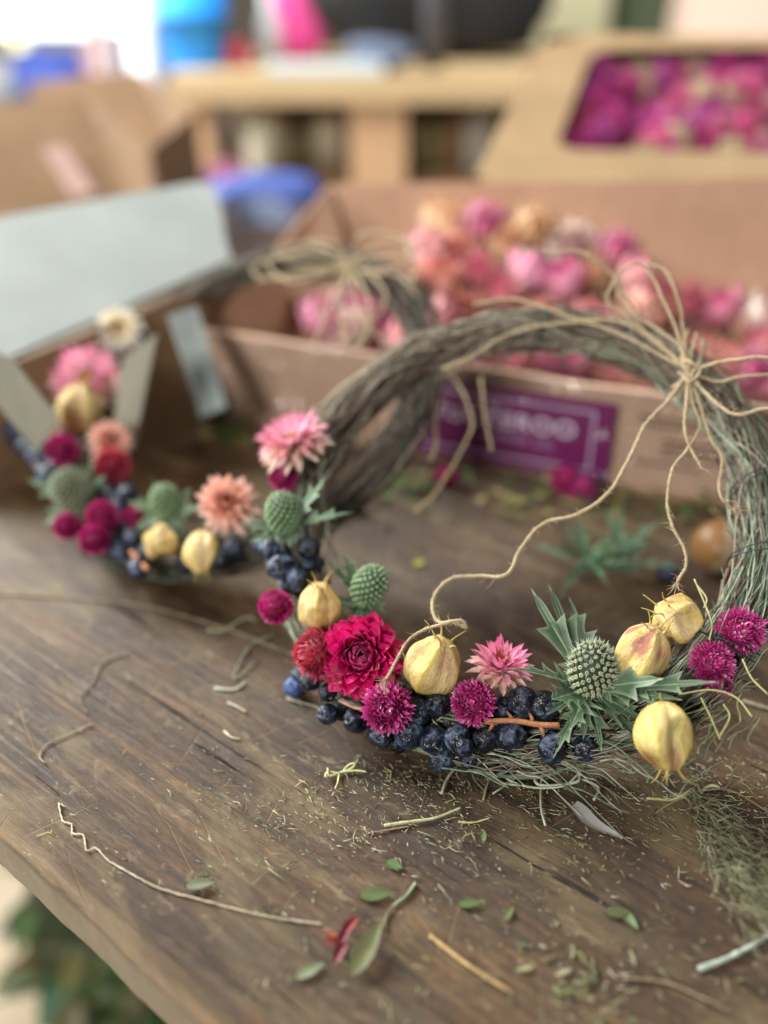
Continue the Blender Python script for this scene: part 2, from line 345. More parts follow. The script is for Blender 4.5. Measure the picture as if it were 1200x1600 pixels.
for i, (m_, z_, r_, s_) in enumerate(prof):
    k = 1 if 2 < i < 10 else 0
    for j in range(ns): G[i, j] = tpt(ss[j], m_+k*(e1[j]+(e2[j] if i in (3, 4, 5) else 0)), z_+(k*e2[j]*.4 if i in (4, 5, 9) else 0)); Cc[i, j] = (r_, s_, 0)
mb = MB(); mb.grid(G, Cc)
t = thing('work_table', 'worn dark brown plank table top littered with plant scraps', 'table', tuple(tpt(0, .3, FLOOR)))
place('plank_top', mb.mesh('plank_top', M_WOOD), t)
for (s_, m_) in ((-.95, .1), (1.2, .1), (-.95, .85), (1.2, .85)):
    mb = MB(); q = tpt(s_, m_, 0); mb.box((q[0]-.04, q[1]-.04, FLOOR), (q[0]+.04, q[1]+.04, -.031), (0, 1, 0)); place('leg', mb.mesh('leg', M_WOOD, False), t)

# leafy green cuttings on the floor, seen past the table edge
def leaf_mesh(mb, base, d, n, L, W, c, curl=.15, nv=7, fold=.25, serr=0):
    d = nrm(d); n = nrm(np.asarray(n)-d*(np.asarray(n)@d)); s_ = np.cross(d, n)
    vs = np.linspace(0, 1, nv); P = []; C = []
    for v in vs:
        wv = W*(math.sin(pi*v**.75)**.8 if 0 < v < 1 else .03)
        row = []; rc = []
        for u in (-1, -.5, 0, .5, 1):
            row.append(base + d*L*v + s_*u*wv + n*(fold*abs(u)*wv - curl*L*v*v)); k = 1.12 if u == 0 else 1.
            rc.append(np.asarray(c)*k)
        P.append(row); C.append(rc)
    mb.grid(np.array(P), np.array(C))
mb = MB()
for k in range(900):
    px, py = random.uniform(20, 290), random.uniform(1340, 1640); q = at_z(px, py, FLOOR)
    cx, cy = (px-180)/105, (py-1530)/125
    if cx*cx+cy*cy > random.uniform(.3, 1.3): continue
    a = random.uniform(0, 6.28)
    leaf_mesh(mb, q+np.array([0, 0, random.uniform(0.0, .16)]), (math.cos(a), math.sin(a), random.uniform(-.2, .6)), (0, 0, 1), random.uniform(.03, .07), random.uniform(.008, .018), S(random.randint(66, 120), random.randint(84, 124), random.randint(56, 84)))
o = place('green_cuttings', mb.mesh('green_cuttings', M_LEAF)); tag(o, 'heap of leafy green cuttings on the floor below the table edge', 'cuttings', kind='stuff')
# ------------------------------------------------------------------ flower part meshes (unit radius)
def petal(mb, az, r0, z0, t0, t1, L, W, c0, c1, cup=.35, nv=7, nu=7, pw=2.6, cpow=1.0, jit=.0, tipc=None, waist=.5):
    """one bract: base at radius r0, bending from tilt t0 to t1 (0 = upright, pi/2 = flat)"""
    rad = np.array([math.cos(az), math.sin(az), 0]); tan = np.array([-math.sin(az), math.cos(az), 0]); up = np.array([0, 0, 1.])
    stk = [random.uniform(.84, 1.14) for _ in range(nu)]; crk = random.uniform(-.10, .10); dead = random.random() < .12
    P = []; C = []; pos = rad*r0+up*z0; tw = random.uniform(-jit, jit)
    for i in range(nv):
        v = i/(nv-1); t = t0+(t1-t0)*v
        if i: pos = pos + (rad*math.sin(t)+up*math.cos(t)+tan*tw)*L/(nv-1)
        wv = W*(waist+(1-waist)*math.sin(min(1, v/.55)*pi/2))*max(.02, 1-v**pw)
        nin = -rad*math.cos(t)+up*math.sin(t)
        row = []; rc = []
        for j in range(nu):
            u = j/(nu-1)*2-1
            row.append(pos+tan*(u*wv+crk*L*v*v)+nin*(cup*wv*(u*u)+.012*math.sin(v*11+j*2.1)));
            cc = np.asarray(c0)+(np.asarray(c1)-np.asarray(c0))*v**cpow
            if tipc is not None and v > .8: cc = np.asarray(tipc)
            cc = cc*stk[j]
            if dead and v > .7: cc = cc*.55+S(150, 104, 70)*.35
            rc.append(np.minimum(cc, .95))
        P.append(row); C.append(rc)
    mb.grid(np.array(P), np.array(C))
def strawflower(name, rings, centre=None, seed=1, nv=7, pw=3.0):
    random.seed(seed); mb = MB(); k0 = 0
    for (n, r0, z0, t0, t1, L, W, c0, c1) in rings:
        for k in range(n):
            j = random.uniform(-.09, .09); g = random.uniform(.86, 1.12)
            petal(mb, (k+k0*.5)/n*2*pi+j, r0, z0, math.radians(t0+random.uniform(-7, 7)), math.radians(t1+random.uniform(-12, 12)), L*random.uniform(.88, 1.08), W*random.uniform(.85, 1.1), np.asarray(c0)*g, np.asarray(c1)*g, cup=random.uniform(.25, .6), nv=nv, jit=.15, pw=pw)
        k0 += 1.37
    if centre is not None:
        cc, cr, cz = centre
        for k in range(90):
            a = k*2.39996; r = cr*math.sqrt(k/90); g = random.uniform(.6, 1.25)
            h = .10*random.uniform(.7, 1.3)
            b0 = np.array([r*math.cos(a), r*math.sin(a), cz-.03]); mb.tube([b0, b0+[r*.2*math.cos(a), r*.2*math.sin(a), h*.6], b0+[r*.35*math.cos(a), r*.35*math.sin(a), h]], [.022, .02, .008], np.asarray(cc)*g, 5)
    # receptacle
    mb.sphere((0, 0, -.12), (.22, .22, .2), np.asarray(rings[0][6+1])*.8, 6, 10)
    return mb.mesh(name, M_PETAL)
MG0, MG1, MG2 = S(150, 4, 62), S(214, 14, 112), S(236, 74, 150)
SF_MAG = strawflower('magenta_strawflower', [
    (15, .18, -.16, 76, 104, .78, .23, S(170, 8, 70), S(205, 12, 96)), (15, .18, -.08, 60, 84, .76, .24, S(160, 4, 64), S(214, 14, 104)), (14, .17, .0, 46, 62, .72, .23, S(150, 2, 60), S(220, 16, 110)),
    (14, .19, .03, 32, 42, .66, .18, S(150, 4, 62), S(226, 26, 122)), (14, .24, .04, 22, 16, .60, .15, MG0, S(232, 50, 136)), (14, .27, .06, 14, -14, .52, .12, MG0, MG2), (13, .25, .08, 6, -38, .44, .10, S(110, 4, 50), S(240, 90, 158)), (12, .19, .1, 2, -50, .34, .08, S(90, 6, 44), S(236, 100, 160)), (9, .11, .08, 0, -30, .22, .05, S(60, 6, 30), S(120, 14, 60))], None, 3, nv=9, pw=5.5)
PK, PL, CR, YL = S(240, 146, 182), S(248, 204, 216), S(246, 226, 188), S(226, 160, 40)
SF_PINK = strawflower('pink_strawflower', [
    (16, .18, -.14, 86, 112, .76, 0.154, CR, S(246, 214, 196)), (16, .18, -.1, 74, 94, .78, 0.154, CR, S(244, 186, 200)), (16, .18, -.05, 60, 78, .78, 0.147, CR, PK), (15, .18, 0, 46, 62, .76, 0.141, S(248, 206, 210), S(236, 118, 166)), (14, .18, .03, 32, 46, .62, 0.128, PL, S(238, 138, 176))], (YL, .2, .05), 5)
SF_PINK2 = strawflower('pink_pointed_strawflower', [
    (14, .16, -.14, 92, 118, .62, 0.166, CR, S(248, 226, 200)), (15, .17, -.1, 76, 92, .78, 0.160, CR, S(244, 190, 190)), (15, .17, -.05, 58, 70, .84, 0.154, S(250, 224, 214), S(240, 140, 180)), (14, .16, 0, 40, 50, .84, 0.141, S(248, 200, 210), S(230, 100, 156)), (12, .14, .03, 22, 30, .76, 0.128, S(246, 190, 208), S(230, 110, 164)), (8, .1, .06, 8, 14, .6, .085, S(240, 160, 120), S(240, 140, 170))], (YL, .1, .08), 6)
PC, PC2 = S(246, 200, 178), S(240, 170, 148)
SF_PEACH = strawflower('peach_strawflower', [
    (14, .18, -.12, 84, 110, .76, 0.179, S(246, 210, 180), S(246, 206, 190)), (14, .18, -.06, 66, 88, .78, 0.179, PC, S(246, 200, 186)), (14, .18, 0, 50, 62, .72, 0.166, PC2, S(246, 190, 172)), (12, .17, .04, 32, 30, .6, 0.154, PC2, PC), (11, .15, .06, 16, -10, .46, 0.128, S(226, 120, 90), PC), (8, .1, .08, 4, -20, .36, .07, S(226, 130, 60), S(236, 150, 110))], (S(230, 140, 50), .1, .1), 8)
SF_CREAM = strawflower('cream_strawflower', [
    (15, .22, -.1, 84, 100, .72, .19, S(248, 240, 220), S(250, 246, 236)), (15, .22, -.04, 66, 78, .70, .19, S(248, 238, 214), S(250, 246, 236)), (14, .22, 0, 44, 56, .56, .17, S(244, 216, 160), S(250, 240, 220))], (S(230, 176, 70), .38, .04), 9)
def dry_head(name, ca, cb, cc, seed):   # half-closed strawflower heads loose in the tray
    return strawflower(name, [(11, .2, -.3, 62, 40, .72, .2, ca, cb), (11, .24, -.16, 44, 22, .72, .2, ca, cb), (10, .22, -.05, 28, 4, .66, .18, ca, cc), (9, .18, .02, 12, -18, .58, .15, cb, cc), (7, .1, .06, 4, -26, .5, .12, cb, cc)], None, seed, nv=5)
HEADS = [dry_head('rose_head', S(246, 206, 196), S(240, 160, 172), S(226, 112, 142), 21), dry_head('salmon_head', S(248, 216, 196), S(242, 178, 164), S(232, 140, 128), 22),
         dry_head('pink_head', S(248, 216, 216), S(242, 150, 194), S(220, 90, 154), 23), dry_head('peach_head', S(248, 230, 200), S(244, 208, 172), S(236, 178, 132), 24), dry_head('pale_head', S(248, 236, 220), S(246, 222, 216), S(236, 186, 184), 25)]
def globe(name, ca, cb, cd, n, seed, L=.34, W=.075, asp=1.0, shaggy=.0):
    random.seed(seed); mb = MB(); R = .74
    mb.sphere((0, 0, 0), (R, R, R*asp), np.asarray(ca)*.6, 8, 12)
    for k in range(n):
        z = 1-2*(k+.5)/n*.97; r = math.sqrt(max(0, 1-z*z)); a = k*2.39996+random.uniform(-.1, .1)
        D = np.array([r*math.cos(a), r*math.sin(a), z]); up = np.array([0, 0, 1.])
        tdir = up-D*z
        tdir = nrm(tdir) if np.linalg.norm(tdir) > 1e-3 else np.array([1., 0, 0])
        d = nrm(D*(.82+random.uniform(-.15, .15))+tdir*(.62+random.uniform(-.25, .2)*(1+shaggy))+rng.normal(0, .12+shaggy*.1, 3))
        s_ = nrm(np.cross(d, D)+1e-6); nn = np.cross(s_, d)
        base = D*np.array([1, 1, asp])*R*.93; l = L*random.uniform(.8, 1.2)*(1+shaggy*random.random()); g = random.uniform(.75, 1.25)
        c_ = np.asarray(ca)*g; e_ = (np.asarray(cb) if random.random() > .12 else np.asarray(cd))*random.uniform(.85, 1.15)
        P = []; C = []
        for v, wv in ((0, .6), (.35, 1.), (.7, .72), (1, .04)):
            P.append([base+d*l*v+s_*u*W*wv+nn*(.3*W*wv*(1-abs(u))*1.4 + .06*v*v) for u in (-1, 0, 1)]); C.append([c_+(e_-c_)*v**1.2]*3)
        mb.grid(np.array(P), np.array(C))
    return mb.mesh(name, M_GLOBE)
GL_PUR = [globe('purple_globe', S(168, 22, 104), S(220, 92, 166), S(244, 190, 214), 330, 31+i, shaggy=.25*i) for i in range(3)]
GL_MAG = globe('magenta_globe', S(160, 14, 90), S(214, 50, 140), S(236, 130, 180), 340, 36, L=.28, W=.085)
GL_RED = globe('red_globe', S(150, 24, 52), S(220, 78, 104), S(240, 150, 150), 330, 37, L=.4, W=.07, asp=1.15)

def pod(name, seed, asp=1.1, dent=.12, maroon=1., top=.18, green=0., lobes=5, pinch=.0):
    r_ = np.random.default_rng(seed); mb = MB(); a, b = 44, 70; P = np.zeros((a+1, b, 3)); C = np.zeros_like(P)
    ph0 = r_.uniform(0, 6); w1, w2, w3 = r_.uniform(0, 6, 3); dv = nrm([math.cos(w1), math.sin(w1), r_.uniform(-.1, .4)]); dv2 = nrm([math.cos(w2), math.sin(w2), r_.uniform(-.4, .2)])
    Y = S(208, 180, 98); Cm = S(222, 202, 154); Mr = S(156, 84, 88); Yl = S(216, 194, 104); Gn = S(180, 184, 84)
    for i in range(a+1):
        th = pi*i/a
        for j in range(b):
            ph = 2*pi*j/b + .05*math.sin(2*th+w3)
            s_ = math.sin(th); cth = math.cos(th)
            lob = abs(math.cos((ph+ph0)*lobes/2)); ridge = math.exp(-((1-lob)/.022))   # ridge where lob = 1
            fade = min(1, s_*1.6)
            D = np.array([s_*math.cos(ph), s_*math.sin(ph), cth])
            rr = s_**.9*(1 - (.15+.07*max(0, cth))*(1-lob)**.8*fade)+.045*ridge*fade
            nk = max(0, cth-.35)/.65; rr *= 1-.34*nk**1.5; rr *= 1-.10*max(0, -cth-.2)
            d1 = max(0, D@dv-.70)/.30; d2 = max(0, D@dv2-.78)/.22
            d1 = d1*d1*(3-2*d1); d2 = d2*d2*(3-2*d2)
            rr *= 1-dent*d1-dent*.7*d2; rr *= 1+.018*math.sin(3*ph+4*cth+w1)+.010*math.sin(8*ph-7*cth+w2)*(1-ridge)
            z = cth*asp + (.14*nk**2 if cth < .9 else .14*nk**2-(cth-.9)*top*4)
            P[i, j] = (rr*math.cos(ph), rr*math.sin(ph), z)
            vn = max(0, math.sin(ph*lobes*3+1.4*math.sin(5*cth+w2)))**6*.25
            col = Y*(.45+.2*math.sin(2*ph+w3))+Cm*(.55-.2*math.sin(2*ph+w3)); col = col*(1-ridge)+Yl*ridge*.95; col = col*(1-vn)+Yl*.85*vn
            tt = max(0, min(1, (cth-.05)/.5))*(1-ridge)*max(0, min(1, (1-lob)*2.4+.05))
            bl = max(0, math.sin(3*ph+w1)*.5+.7+.3*math.sin(9*cth+w2)); mm = min(.8, maroon*tt*bl*.8)
            col = col*(1-mm)+Mr*mm
            bt = max(0, -cth-.72)/.28*.5; col = col*(1-bt)+S(150, 120, 60)*bt
            col = col*(1-green)+Gn*green; C[i, j] = col
    mb.grid(P, C, wrap=True)
    # five thread-like horns at the crown
    for k in range(lobes):
        ang = -ph0+ k*2*pi/lobes; rad = np.array([math.cos(ang), math.sin(ang), 0]); tan = np.array([-math.sin(ang), math.cos(ang), 0])
        b0 = rad*.30+np.array([0, 0, asp*.92]); bend = r_.uniform(.1, .9); tw = r_.uniform(-.3, .3); l = r_.uniform(.38, .72)
        ts = np.linspace(0, 1, 8); pts = [b0-np.array([0, 0, .12])*(1-t)*(t < .01)+rad*(bend*t*t*.7)+tan*tw*t*t+np.array([0, 0, l*t]) for t in ts]
        cc = np.array([S(206, 184, 96)*(1-t)+S(150, 140, 80)*t for t in ts]); mb.tube(pts, np.array([.080, .050, .036, .030, .026, .023, .020, .010]), cc, 6)
    mb.tube([(0, 0, -asp*.97), (0.02, 0, -asp*1.25)], [.07, .05], S(150, 140, 80), 6)
    return mb.mesh(name, M_POD)
PODS = [pod('plump_pod', 1, 1.0, .16, .3), pod('cream_pod', 5, 1.0, .15, .5), pod('maroon_pod', 9, 1.06, .12, 1.5), pod('tan_pod', 12, .9, .34, .25), pod('dented_pod', 15, 1.02, .42, 1.2, green=.25)]

def spiny_leaf(mb, base, d, n, L, W, c, teeth=4, curl=.2, seed=0, fold=.35):
    """eryngium bract: lanceolate blade with forward pointing spines and a pale midrib"""
    r_ = np.random.default_rng(seed); d = nrm(d); n = nrm(np.asarray(n)-d*(np.asarray(n)@d)); s_ = np.cross(d, n)
    nvv = teeth*9+4; P = []; C = []; c = np.asarray(c); pale = S(164, 180, 148)
    for i in range(nvv+1):
        v = i/nvv; env = W*((v/.38)**.6*.82+.18 if v < .38 else ((1-v)/.62)**.85)
        ph = (v*teeth+.25) % 1.; saw = ph**2.6*min(1, max(0, (.9-v)/.2))
        we = env*(.48+.85*saw)+W*.22*saw; adv = .07*L*saw*(1 if v < .93 else 0)
        if v > .985: we = .0
        mid = base+d*L*v-n*curl*L*v*v; row = []; rc = []
        for u in (-1, -.6, -.1, 0, .1, .6, 1):
            wv = we if abs(u) == 1 else env*.55*1.05
            x = math.copysign(we, u) if abs(u) == 1 else u*min(we, env*.62/.6)
            row.append(mid+s_*x+d*(adv if abs(u) == 1 else 0)+n*(fold*abs(x)))
            k = pale*.9 if u == 0 else (c*.5+pale*.5 if abs(u) == 1 else c*(1+.15*math.sin(v*31+u*4)))
            rc.append(k if v < .93 else c*.4+pale*.6)
        P.append(row); C.append(rc)
    mb.grid(np.array(P), np.array(C))
def thistle(name, asp, ch, cf, seed, n=230, spike=.27, fuzzy=1):
    r_ = np.random.default_rng(seed); mb = MB(); R = .82
    mb.sphere((0, 0, 0), (R, R, R*asp), ch, 12, 16)
    for k in range(n):
        z = 1-2*(k+.5)/n*.96; r = math.sqrt(max(0, 1-z*z)); a = k*2.39996
        D = np.array([r*math.cos(a), r*math.sin(a), z]); p0 = D*np.array([1, 1, asp])*R; nn = nrm(D*np.array([1, 1, 1/asp]))
        nn = nrm(nn+np.array([0, 0, .35])); g = r_.uniform(.8, 1.2); sc_ = .075*math.sqrt(215/n)*(1-.25*max(0, z))
        # floret: a small cup with a pale star rim
        ax = nrm(np.cross(nn, [.3, .2, 1])); ay = np.cross(nn, ax); rows = []; cs = []
        for h, rad, cc in ((-.02, .7, ch), (.06, 1.05, cf*.85), (.12, .85, cf), (.115, .45, cf*.9), (.06, .15, ch*.6)):
            rows.append([p0+nn*h+(ax*math.cos(q)+ay*math.sin(q))*sc_*rad*(1+(.25 if m % 2 else -.1)*(h > .1)) for m, q in enumerate(np.arange(10)/10*2*pi)]); cs.append([cc*g]*10)
        mb.grid(np.array(rows), np.array(cs), wrap=True)
        for q in range(4*fuzzy):
            dd = nrm(nn+r_.normal(0, .28, 3)); l = spike*r_.uniform(.6, 1.2); b0 = p0+r_.normal(0, .03, 3)
            mb.tube([b0, b0+dd*l*.6, b0+dd*l], [.014, .011, .003], cf*.35+S(205, 216, 212)*.65, 4, False)
    return mb.mesh(name, M_GREEN)
TH_GREY = thistle('grey_thistle_head', 1.22, S(44, 56, 38), S(170, 176, 136), 41, n=170)
TH_GREEN = thistle('green_thistle_head', 1.22, S(48, 78, 48), S(158, 186, 138), 43, n=150, spike=.15)

def berry(name, seed, asp=1.0, wr=.06):
    r_ = np.random.default_rng(seed); ks = r_.normal(0, 1, (7, 3))*2.6; phs = r_.uniform(0, 6.28, 7); mb = MB()
    def fn(D):
        y = np.ones(D.shape[:2])
        for k, p in zip(ks, phs): y = y - wr*.36*np.sin(D@k*.75+p)**2
        y = y + wr*1.2
        z = D[..., 2]; y = y - .16*np.exp(-((1-z)/.03)) + .05*np.exp(-((z-.9)/.05)**2)
        return y
    mb.sphere((0, 0, 0), (1, 1, asp), (1, 1, 1), 26, 32, fn)
    # dried calyx scar
    mb.tube([(0, 0, asp*.80), (0, 0, asp*.99)], [.10, .07], (.5, .35, .3), 6)
    for k in range(5):
        a = k*2*pi/5; mb.tube([(.05*math.cos(a), .05*math.sin(a), asp*.90), (.17*math.cos(a), .17*math.sin(a), asp*1.0)], [.04, .012], (.6, .42, .36), 4)
    return mb.mesh(name, M_BERRY)
BERRIES = [berry('berry', 51, 1., .05), berry('wrinkled_berry', 52, 1.06, .13), berry('dented_berry', 53, .94, .09), berry('long_berry', 54, 1.2, .11)]
# ------------------------------------------------------------------ wreath geometry
class Ring:
    def __init__(s, cx, cy, r, tilt, yaw, mr):
        s.a = np.array([math.cos(yaw), math.sin(yaw), 0]); b0 = np.array([-math.sin(yaw), math.cos(yaw), 0])
        s.b = b0*math.cos(tilt)+np.array([0, 0, 1])*math.sin(tilt); s.n = np.cross(s.a, s.b)
        s.c = np.array([cx, cy, .014+r*math.sin(tilt)]); s.r = r; s.mr = mr
    def pt(s, t, rho=0, psi=0): return s.c+(s.r+rho*math.cos(psi))*(math.cos(t)*s.a+math.sin(t)*s.b)+rho*math.sin(psi)*s.n
    def px(s, px, py, off): d = ray(px, py); k = ((s.c+s.n*off-CP)@s.n)/(d@s.n); return CP+d*k
def twig_ring(ring, n, seed, pal, gap=None):
    r_ = np.random.default_rng(seed); mb = MB()
    for k in range(n):
        t0 = r_.uniform(0, 2*pi); arc = r_.uniform(.7, 2.6)*(1 if r_.random() > .25 else .5); m = int(arc*16)+4; ts = np.linspace(0, 1, m)
        rho0 = ring.mr*math.sqrt(r_.uniform(.02, 1)); psi0 = r_.uniform(0, 2*pi); tw = r_.normal(0, 1.1); a1, a2, p1, p2 = r_.uniform(0, .38), r_.uniform(0, .16), r_.uniform(0, 6), r_.uniform(0, 6)
        outl = r_.random() < .26; P = []
        th = r_.uniform(.00026, .00065) if r_.random() < .84 else r_.uniform(.0007, .0013)
        for q in ts:
            rho = rho0*(ring.thin(t0+q*arc) if hasattr(ring, 'thin') else 1)*(1+a1*math.sin(5*q*arc+p1)+a2*math.sin(13*q*arc+p2)); psi = psi0+tw*q*arc*.9+.45*math.sin(5*q*arc+p2)
            if outl and q > .8: rho += (q-.8)/.2*ring.mr*r_.uniform(.5, .8)
            p = ring.pt(t0+q*arc, rho, psi)+r_.normal(0, .00022, 3); p[2] = max(p[2], .0012); P.append(p)
        tm = (t0+arc/2) % (2*pi); c = pal(tm, r_)
        rad = th*np.linspace(1, .45, m)*(1+.12*r_.normal(0, 1, m))
        mb.tube(P, np.clip(rad, .0002, .003), c, 5)
        # side twiglets
        for q in range(r_.integers(0, 4)):
            i = r_.integers(1, m-1); d = nrm(P[i]-P[i-1]); s_ = nrm(r_.normal(0, 1, 3)+d*2.0); l = r_.uniform(.006, .02)
            q0 = P[i]; q1 = q0+s_*l*.5; q2 = q0+s_*l*.8+nrm(r_.normal(0, 1, 3))*l*.25
            if min(q1[2], q2[2]) > .001: mb.tube([q0, q1, q2], [th*.5, th*.4, th*.2], c*1.1, 4)
    return mb.mesh('twig_bundle', M_TWIG)
def catmull(pts, m=14):
    P = np.asarray(pts, float); P = np.vstack([2*P[0]-P[1], P, 2*P[-1]-P[-2]]); out = []
    for i in range(1, len(P)-2):
        for q in np.linspace(0, 1, m, endpoint=False):
            a, b, c, d = P[i-1:i+3]; out.append(.5*((2*b)+(-a+c)*q+(2*a-5*b+4*c-d)*q*q+(-a+3*b-3*c+d)*q**3))
    out.append(P[-2]); return np.array(out)
def resample(P, step):
    d = np.r_[0, np.cumsum(np.linalg.norm(np.diff(P, axis=0), axis=1))]; n = max(4, int(d[-1]/step)); s_ = np.linspace(0, d[-1], n)
    return np.stack([np.interp(s_, d, P[:, i]) for i in range(3)], -1), s_
TW = S(178, 158, 124)
def twine(mb, ctrl, r=.0009, seed=0, fuzz=1.0, pitch=.0052, fray=False, col=TW):
    r_ = np.random.default_rng(seed+900); P, s_ = resample(catmull(ctrl), .00085); n = len(P)
    P = P + .35*r*np.stack([fbm(s_, seed+i, 1., 260) for i in range(3)], -1)*.5
    T = np.gradient(P, axis=0); T /= np.linalg.norm(T, axis=1)[:, None]; u = nrm(np.cross(T[0], [.2, .1, 1])); U2 = []
    for i in range(n): u = nrm(u-T[i]*(u@T[i])); U2.append(u)
    U2 = np.array(U2); V2 = np.cross(T, U2); tap = np.ones(n)
    th = 1+.14*fbm(s_, seed+7, .5, 500)
    for ply in range(3):
        a = 2*pi*s_/pitch+ply*2*pi/3; off = r*.5*(np.cos(a)[:, None]*U2+np.sin(a)[:, None]*V2)
        mb.tube(P+off, r*.60*th, np.array([col*(1+.10*math.sin(i*.9+ply*2)+r_.normal(0, .05)) for i in range(n)]), 6)
    for k in range(int(n*.55*fuzz)):
        i = r_.integers(0, n); d = nrm(r_.normal(0, 1, 3)+T[i]*r_.normal(0, 1.2)); l = r_.uniform(.0012, .0045)*(2 if r_.random() < .08 else 1)
        q0 = P[i]+d*r*.6; q1 = q0+d*l*.5; q2 = q0+d*l*.75+nrm(r_.normal(0, 1, 3))*l*.4
        mb.tube([q0, q1, q2], [.00013, .00010, .00004], col*1.2, 3, False)
    for e in ((0, -1),) if fray else ():
        for k in range(14):
            d = nrm(T[-1]+r_.normal(0, .45, 3)); l = r_.uniform(.003, .008); q0 = P[-1]; mb.tube([q0, q0+d*l*.5, q0+d*l+r_.normal(0, .001, 3)], [.00022, .00015, .00005], col*1.1, 3, False)

# ---------------------------------------------- front wreath
A = Ring(.065, .364, .111, .555, -.40, .0116)
GRY, GRN, BRN, PAL = S(152, 142, 124), S(112, 128, 104), S(104, 84, 70), S(186, 190, 166)
def palA(t, r_):
    d = math.degrees(t); g = r_.uniform(.32, 1.25)
    wgreen = .62 if (d < 55 or d > 320) else (.45 if d > 230 else .08)
    x = r_.random(); c = GRN*(.7+.3*r_.random())+PAL*r_.uniform(0, .35) if x < wgreen else (GRY if x < wgreen+(1-wgreen)*.55 else BRN)
    return np.asarray(c)*g
WA = thing('wreath', 'sharp front twig wreath with twine bow, yellow pods and a large magenta flower', 'wreath', tuple(A.pt(1.5*pi)*[1, 1, 0]))
me = twig_ring(A, 760, 61, palA); o = place('twig_bundle', me, WA); o['kind'] = 'stuff'
def put(W, ring, name, me, px, py, dpx, fv, off=.012, roll=None, asp=1., label=None):
    p = ring.px(px, py, off); sc_ = dpx/2*depth(p)/F_PX
    o = place(name, me, W, frame(p, fv, sc_, random.uniform(0, 6.28) if roll is None else roll, sc_*asp), label); return o, p, sc_
random.seed(101)
def thistle_leaves(W, parent, p, sc_, specs, ax, seed, c=S(86, 114, 84)):
    for k, (dx, dy, dz, l, wd) in enumerate(specs):
        mb = MB(); d = face(dx, dy, dz); nn = nrm(ax+.4*face(0, 0, 1)+.3*rng.normal(0, 1, 3))
        cc = c*random.uniform(.6, 1.05); L_ = l*sc_
        b0 = np.array([0, 0, 0]); spiny_leaf(mb, b0, d, nn, L_, wd*sc_*1.3, cc, teeth=random.choice((3, 4, 5)), curl=random.uniform(-.05, .22), seed=seed+k, fold=random.uniform(.15, .5))
        q = p-ax*sc_*.85+d*sc_*.2
        place('leaf', mb.mesh('leaf', M_LEAF), parent, Matrix.Translation(Vector(q)))
    

put(WA, A, 'strawflower', SF_PINK, 457, 690, 128, face(-.2, .75, .62), .024, label='pink and cream strawflower at the upper end of the garland')
put(WA, A, 'globe_amaranth', GL_MAG, 443, 745, 50, face(0, .4, .7), .018)
o, p, s_ = put(WA, A, 'thistle', TH_GREEN, 443, 803, 62, face(-.15, .95, .45), .024, asp=1.1, label='pale green unopened thistle head')
thistle_leaves(WA, o, p, s_, [(.75, .9, .2, 3.2, .42), (1.1, .35, .1, 3.3, .36), (-1, .1, .3, 2.2, .5), (-.9, -.3, .5, 1.9, .5), (.2, -.5, .8, 1.2, .5), (.4, .6, -.2, 2.2, .4)], face(-.15, .95, .45), 10, S(112, 140, 110))
put(WA, A, 'globe_amaranth', GL_MAG, 431, 948, 60, face(-.7, .3, .7), .02)
put(WA, A, 'seed_pod', PODS[0], 498, 947, 76, face(.05, .9, .35), .022, 1.1, asp=.96, label='yellow seed pod with upright horns')
o, p, s_ = put(WA, A, 'thistle', TH_GREEN, 577, 916, 62, face(.45, .8, .35), .014, asp=1.1, label='green thistle head leaning inward')
thistle_leaves(WA, o, p, s_, [(-.75, .9, .3, 2.7, .36), (-.4, 1.1, .1, 2.4, .36), (.3, -.6, .8, 1.5, .4), (-.3, -.8, .7, 1.6, .4), (-1, -.1, .5, 1.7, .4), (.8, -.3, .6, 1.4, .35)], face(.45, .8, .35), 30, S(80, 112, 80))
put(WA, A, 'globe_amaranth', GL_RED, 503, 1020, 84, face(-.8, -.1, .6), .020, label='salmon red globe amaranth')
put(WA, A, 'strawflower', SF_MAG, 566, 1026, 154, face(-.12, .28, .95), .022, .4, label='large magenta strawflower')
put(WA, A, 'globe_amaranth', GL_PUR[1], 605, 1106, 80, face(.1, .1, 1), .026)
put(WA, A, 'seed_pod', PODS[1], 675, 1040, 95, face(.35, .85, .40), .022, 2.2, label='cream yellow seed pod under the loose twine')
put(WA, A, 'strawflower', SF_PINK2, 780, 1044, 112, face(.1, .85, .55), .016, label='pink strawflower with cream lower petals')
put(WA, A, 'globe_amaranth', GL_PUR[0], 739, 1098, 74, face(-.1, .3, 1), .020)
o, p, s_ = put(WA, A, 'thistle', TH_GREY, 925, 1046, 82, face(.08, .95, .35), .02, asp=1.05, label='grey green spiny thistle head with long spiny leaves')
thistle_leaves(WA, o, p, s_, [(-.95, 1.7, -.3, 4.2, .42), (-.62, 1.7, -.5, 4.1, .42), (.02, 1.6, -.9, 3.9, .48), (-1.3, .5, .2, 3.0, .42), (-.9, -.1, .6, 1.8, .7), (-.5, -.5, .8, 1.9, .5),
    (1.1, .35, .9, 2.9, .5), (1.7, .28, 1.0, 4.6, .40), (1.4, .1, 1.1, 3.4, .42), (1.0, -1.0, .6, 3.0, .3), (.15, -1.2, .7, 2.2, .3), (-.85, -1.2, .7, 2.9, .26), (.5, -.7, .9, 2.0, .34), (1.1, -.5, .7, 2.3, .34), (-.3, -1., .9, 1.9, .3), (1.5, .6, -.1, 2.4, .3), (-1.2, -.5, .6, 1.9, .32)], face(.08, .95, .35), 50, S(86, 112, 82))
put(WA, A, 'seed_pod', PODS[2], 1003, 1022, 88, face(.3, .85, .45), .020, .4, asp=1.05, label='seed pod flushed maroon between yellow ribs')
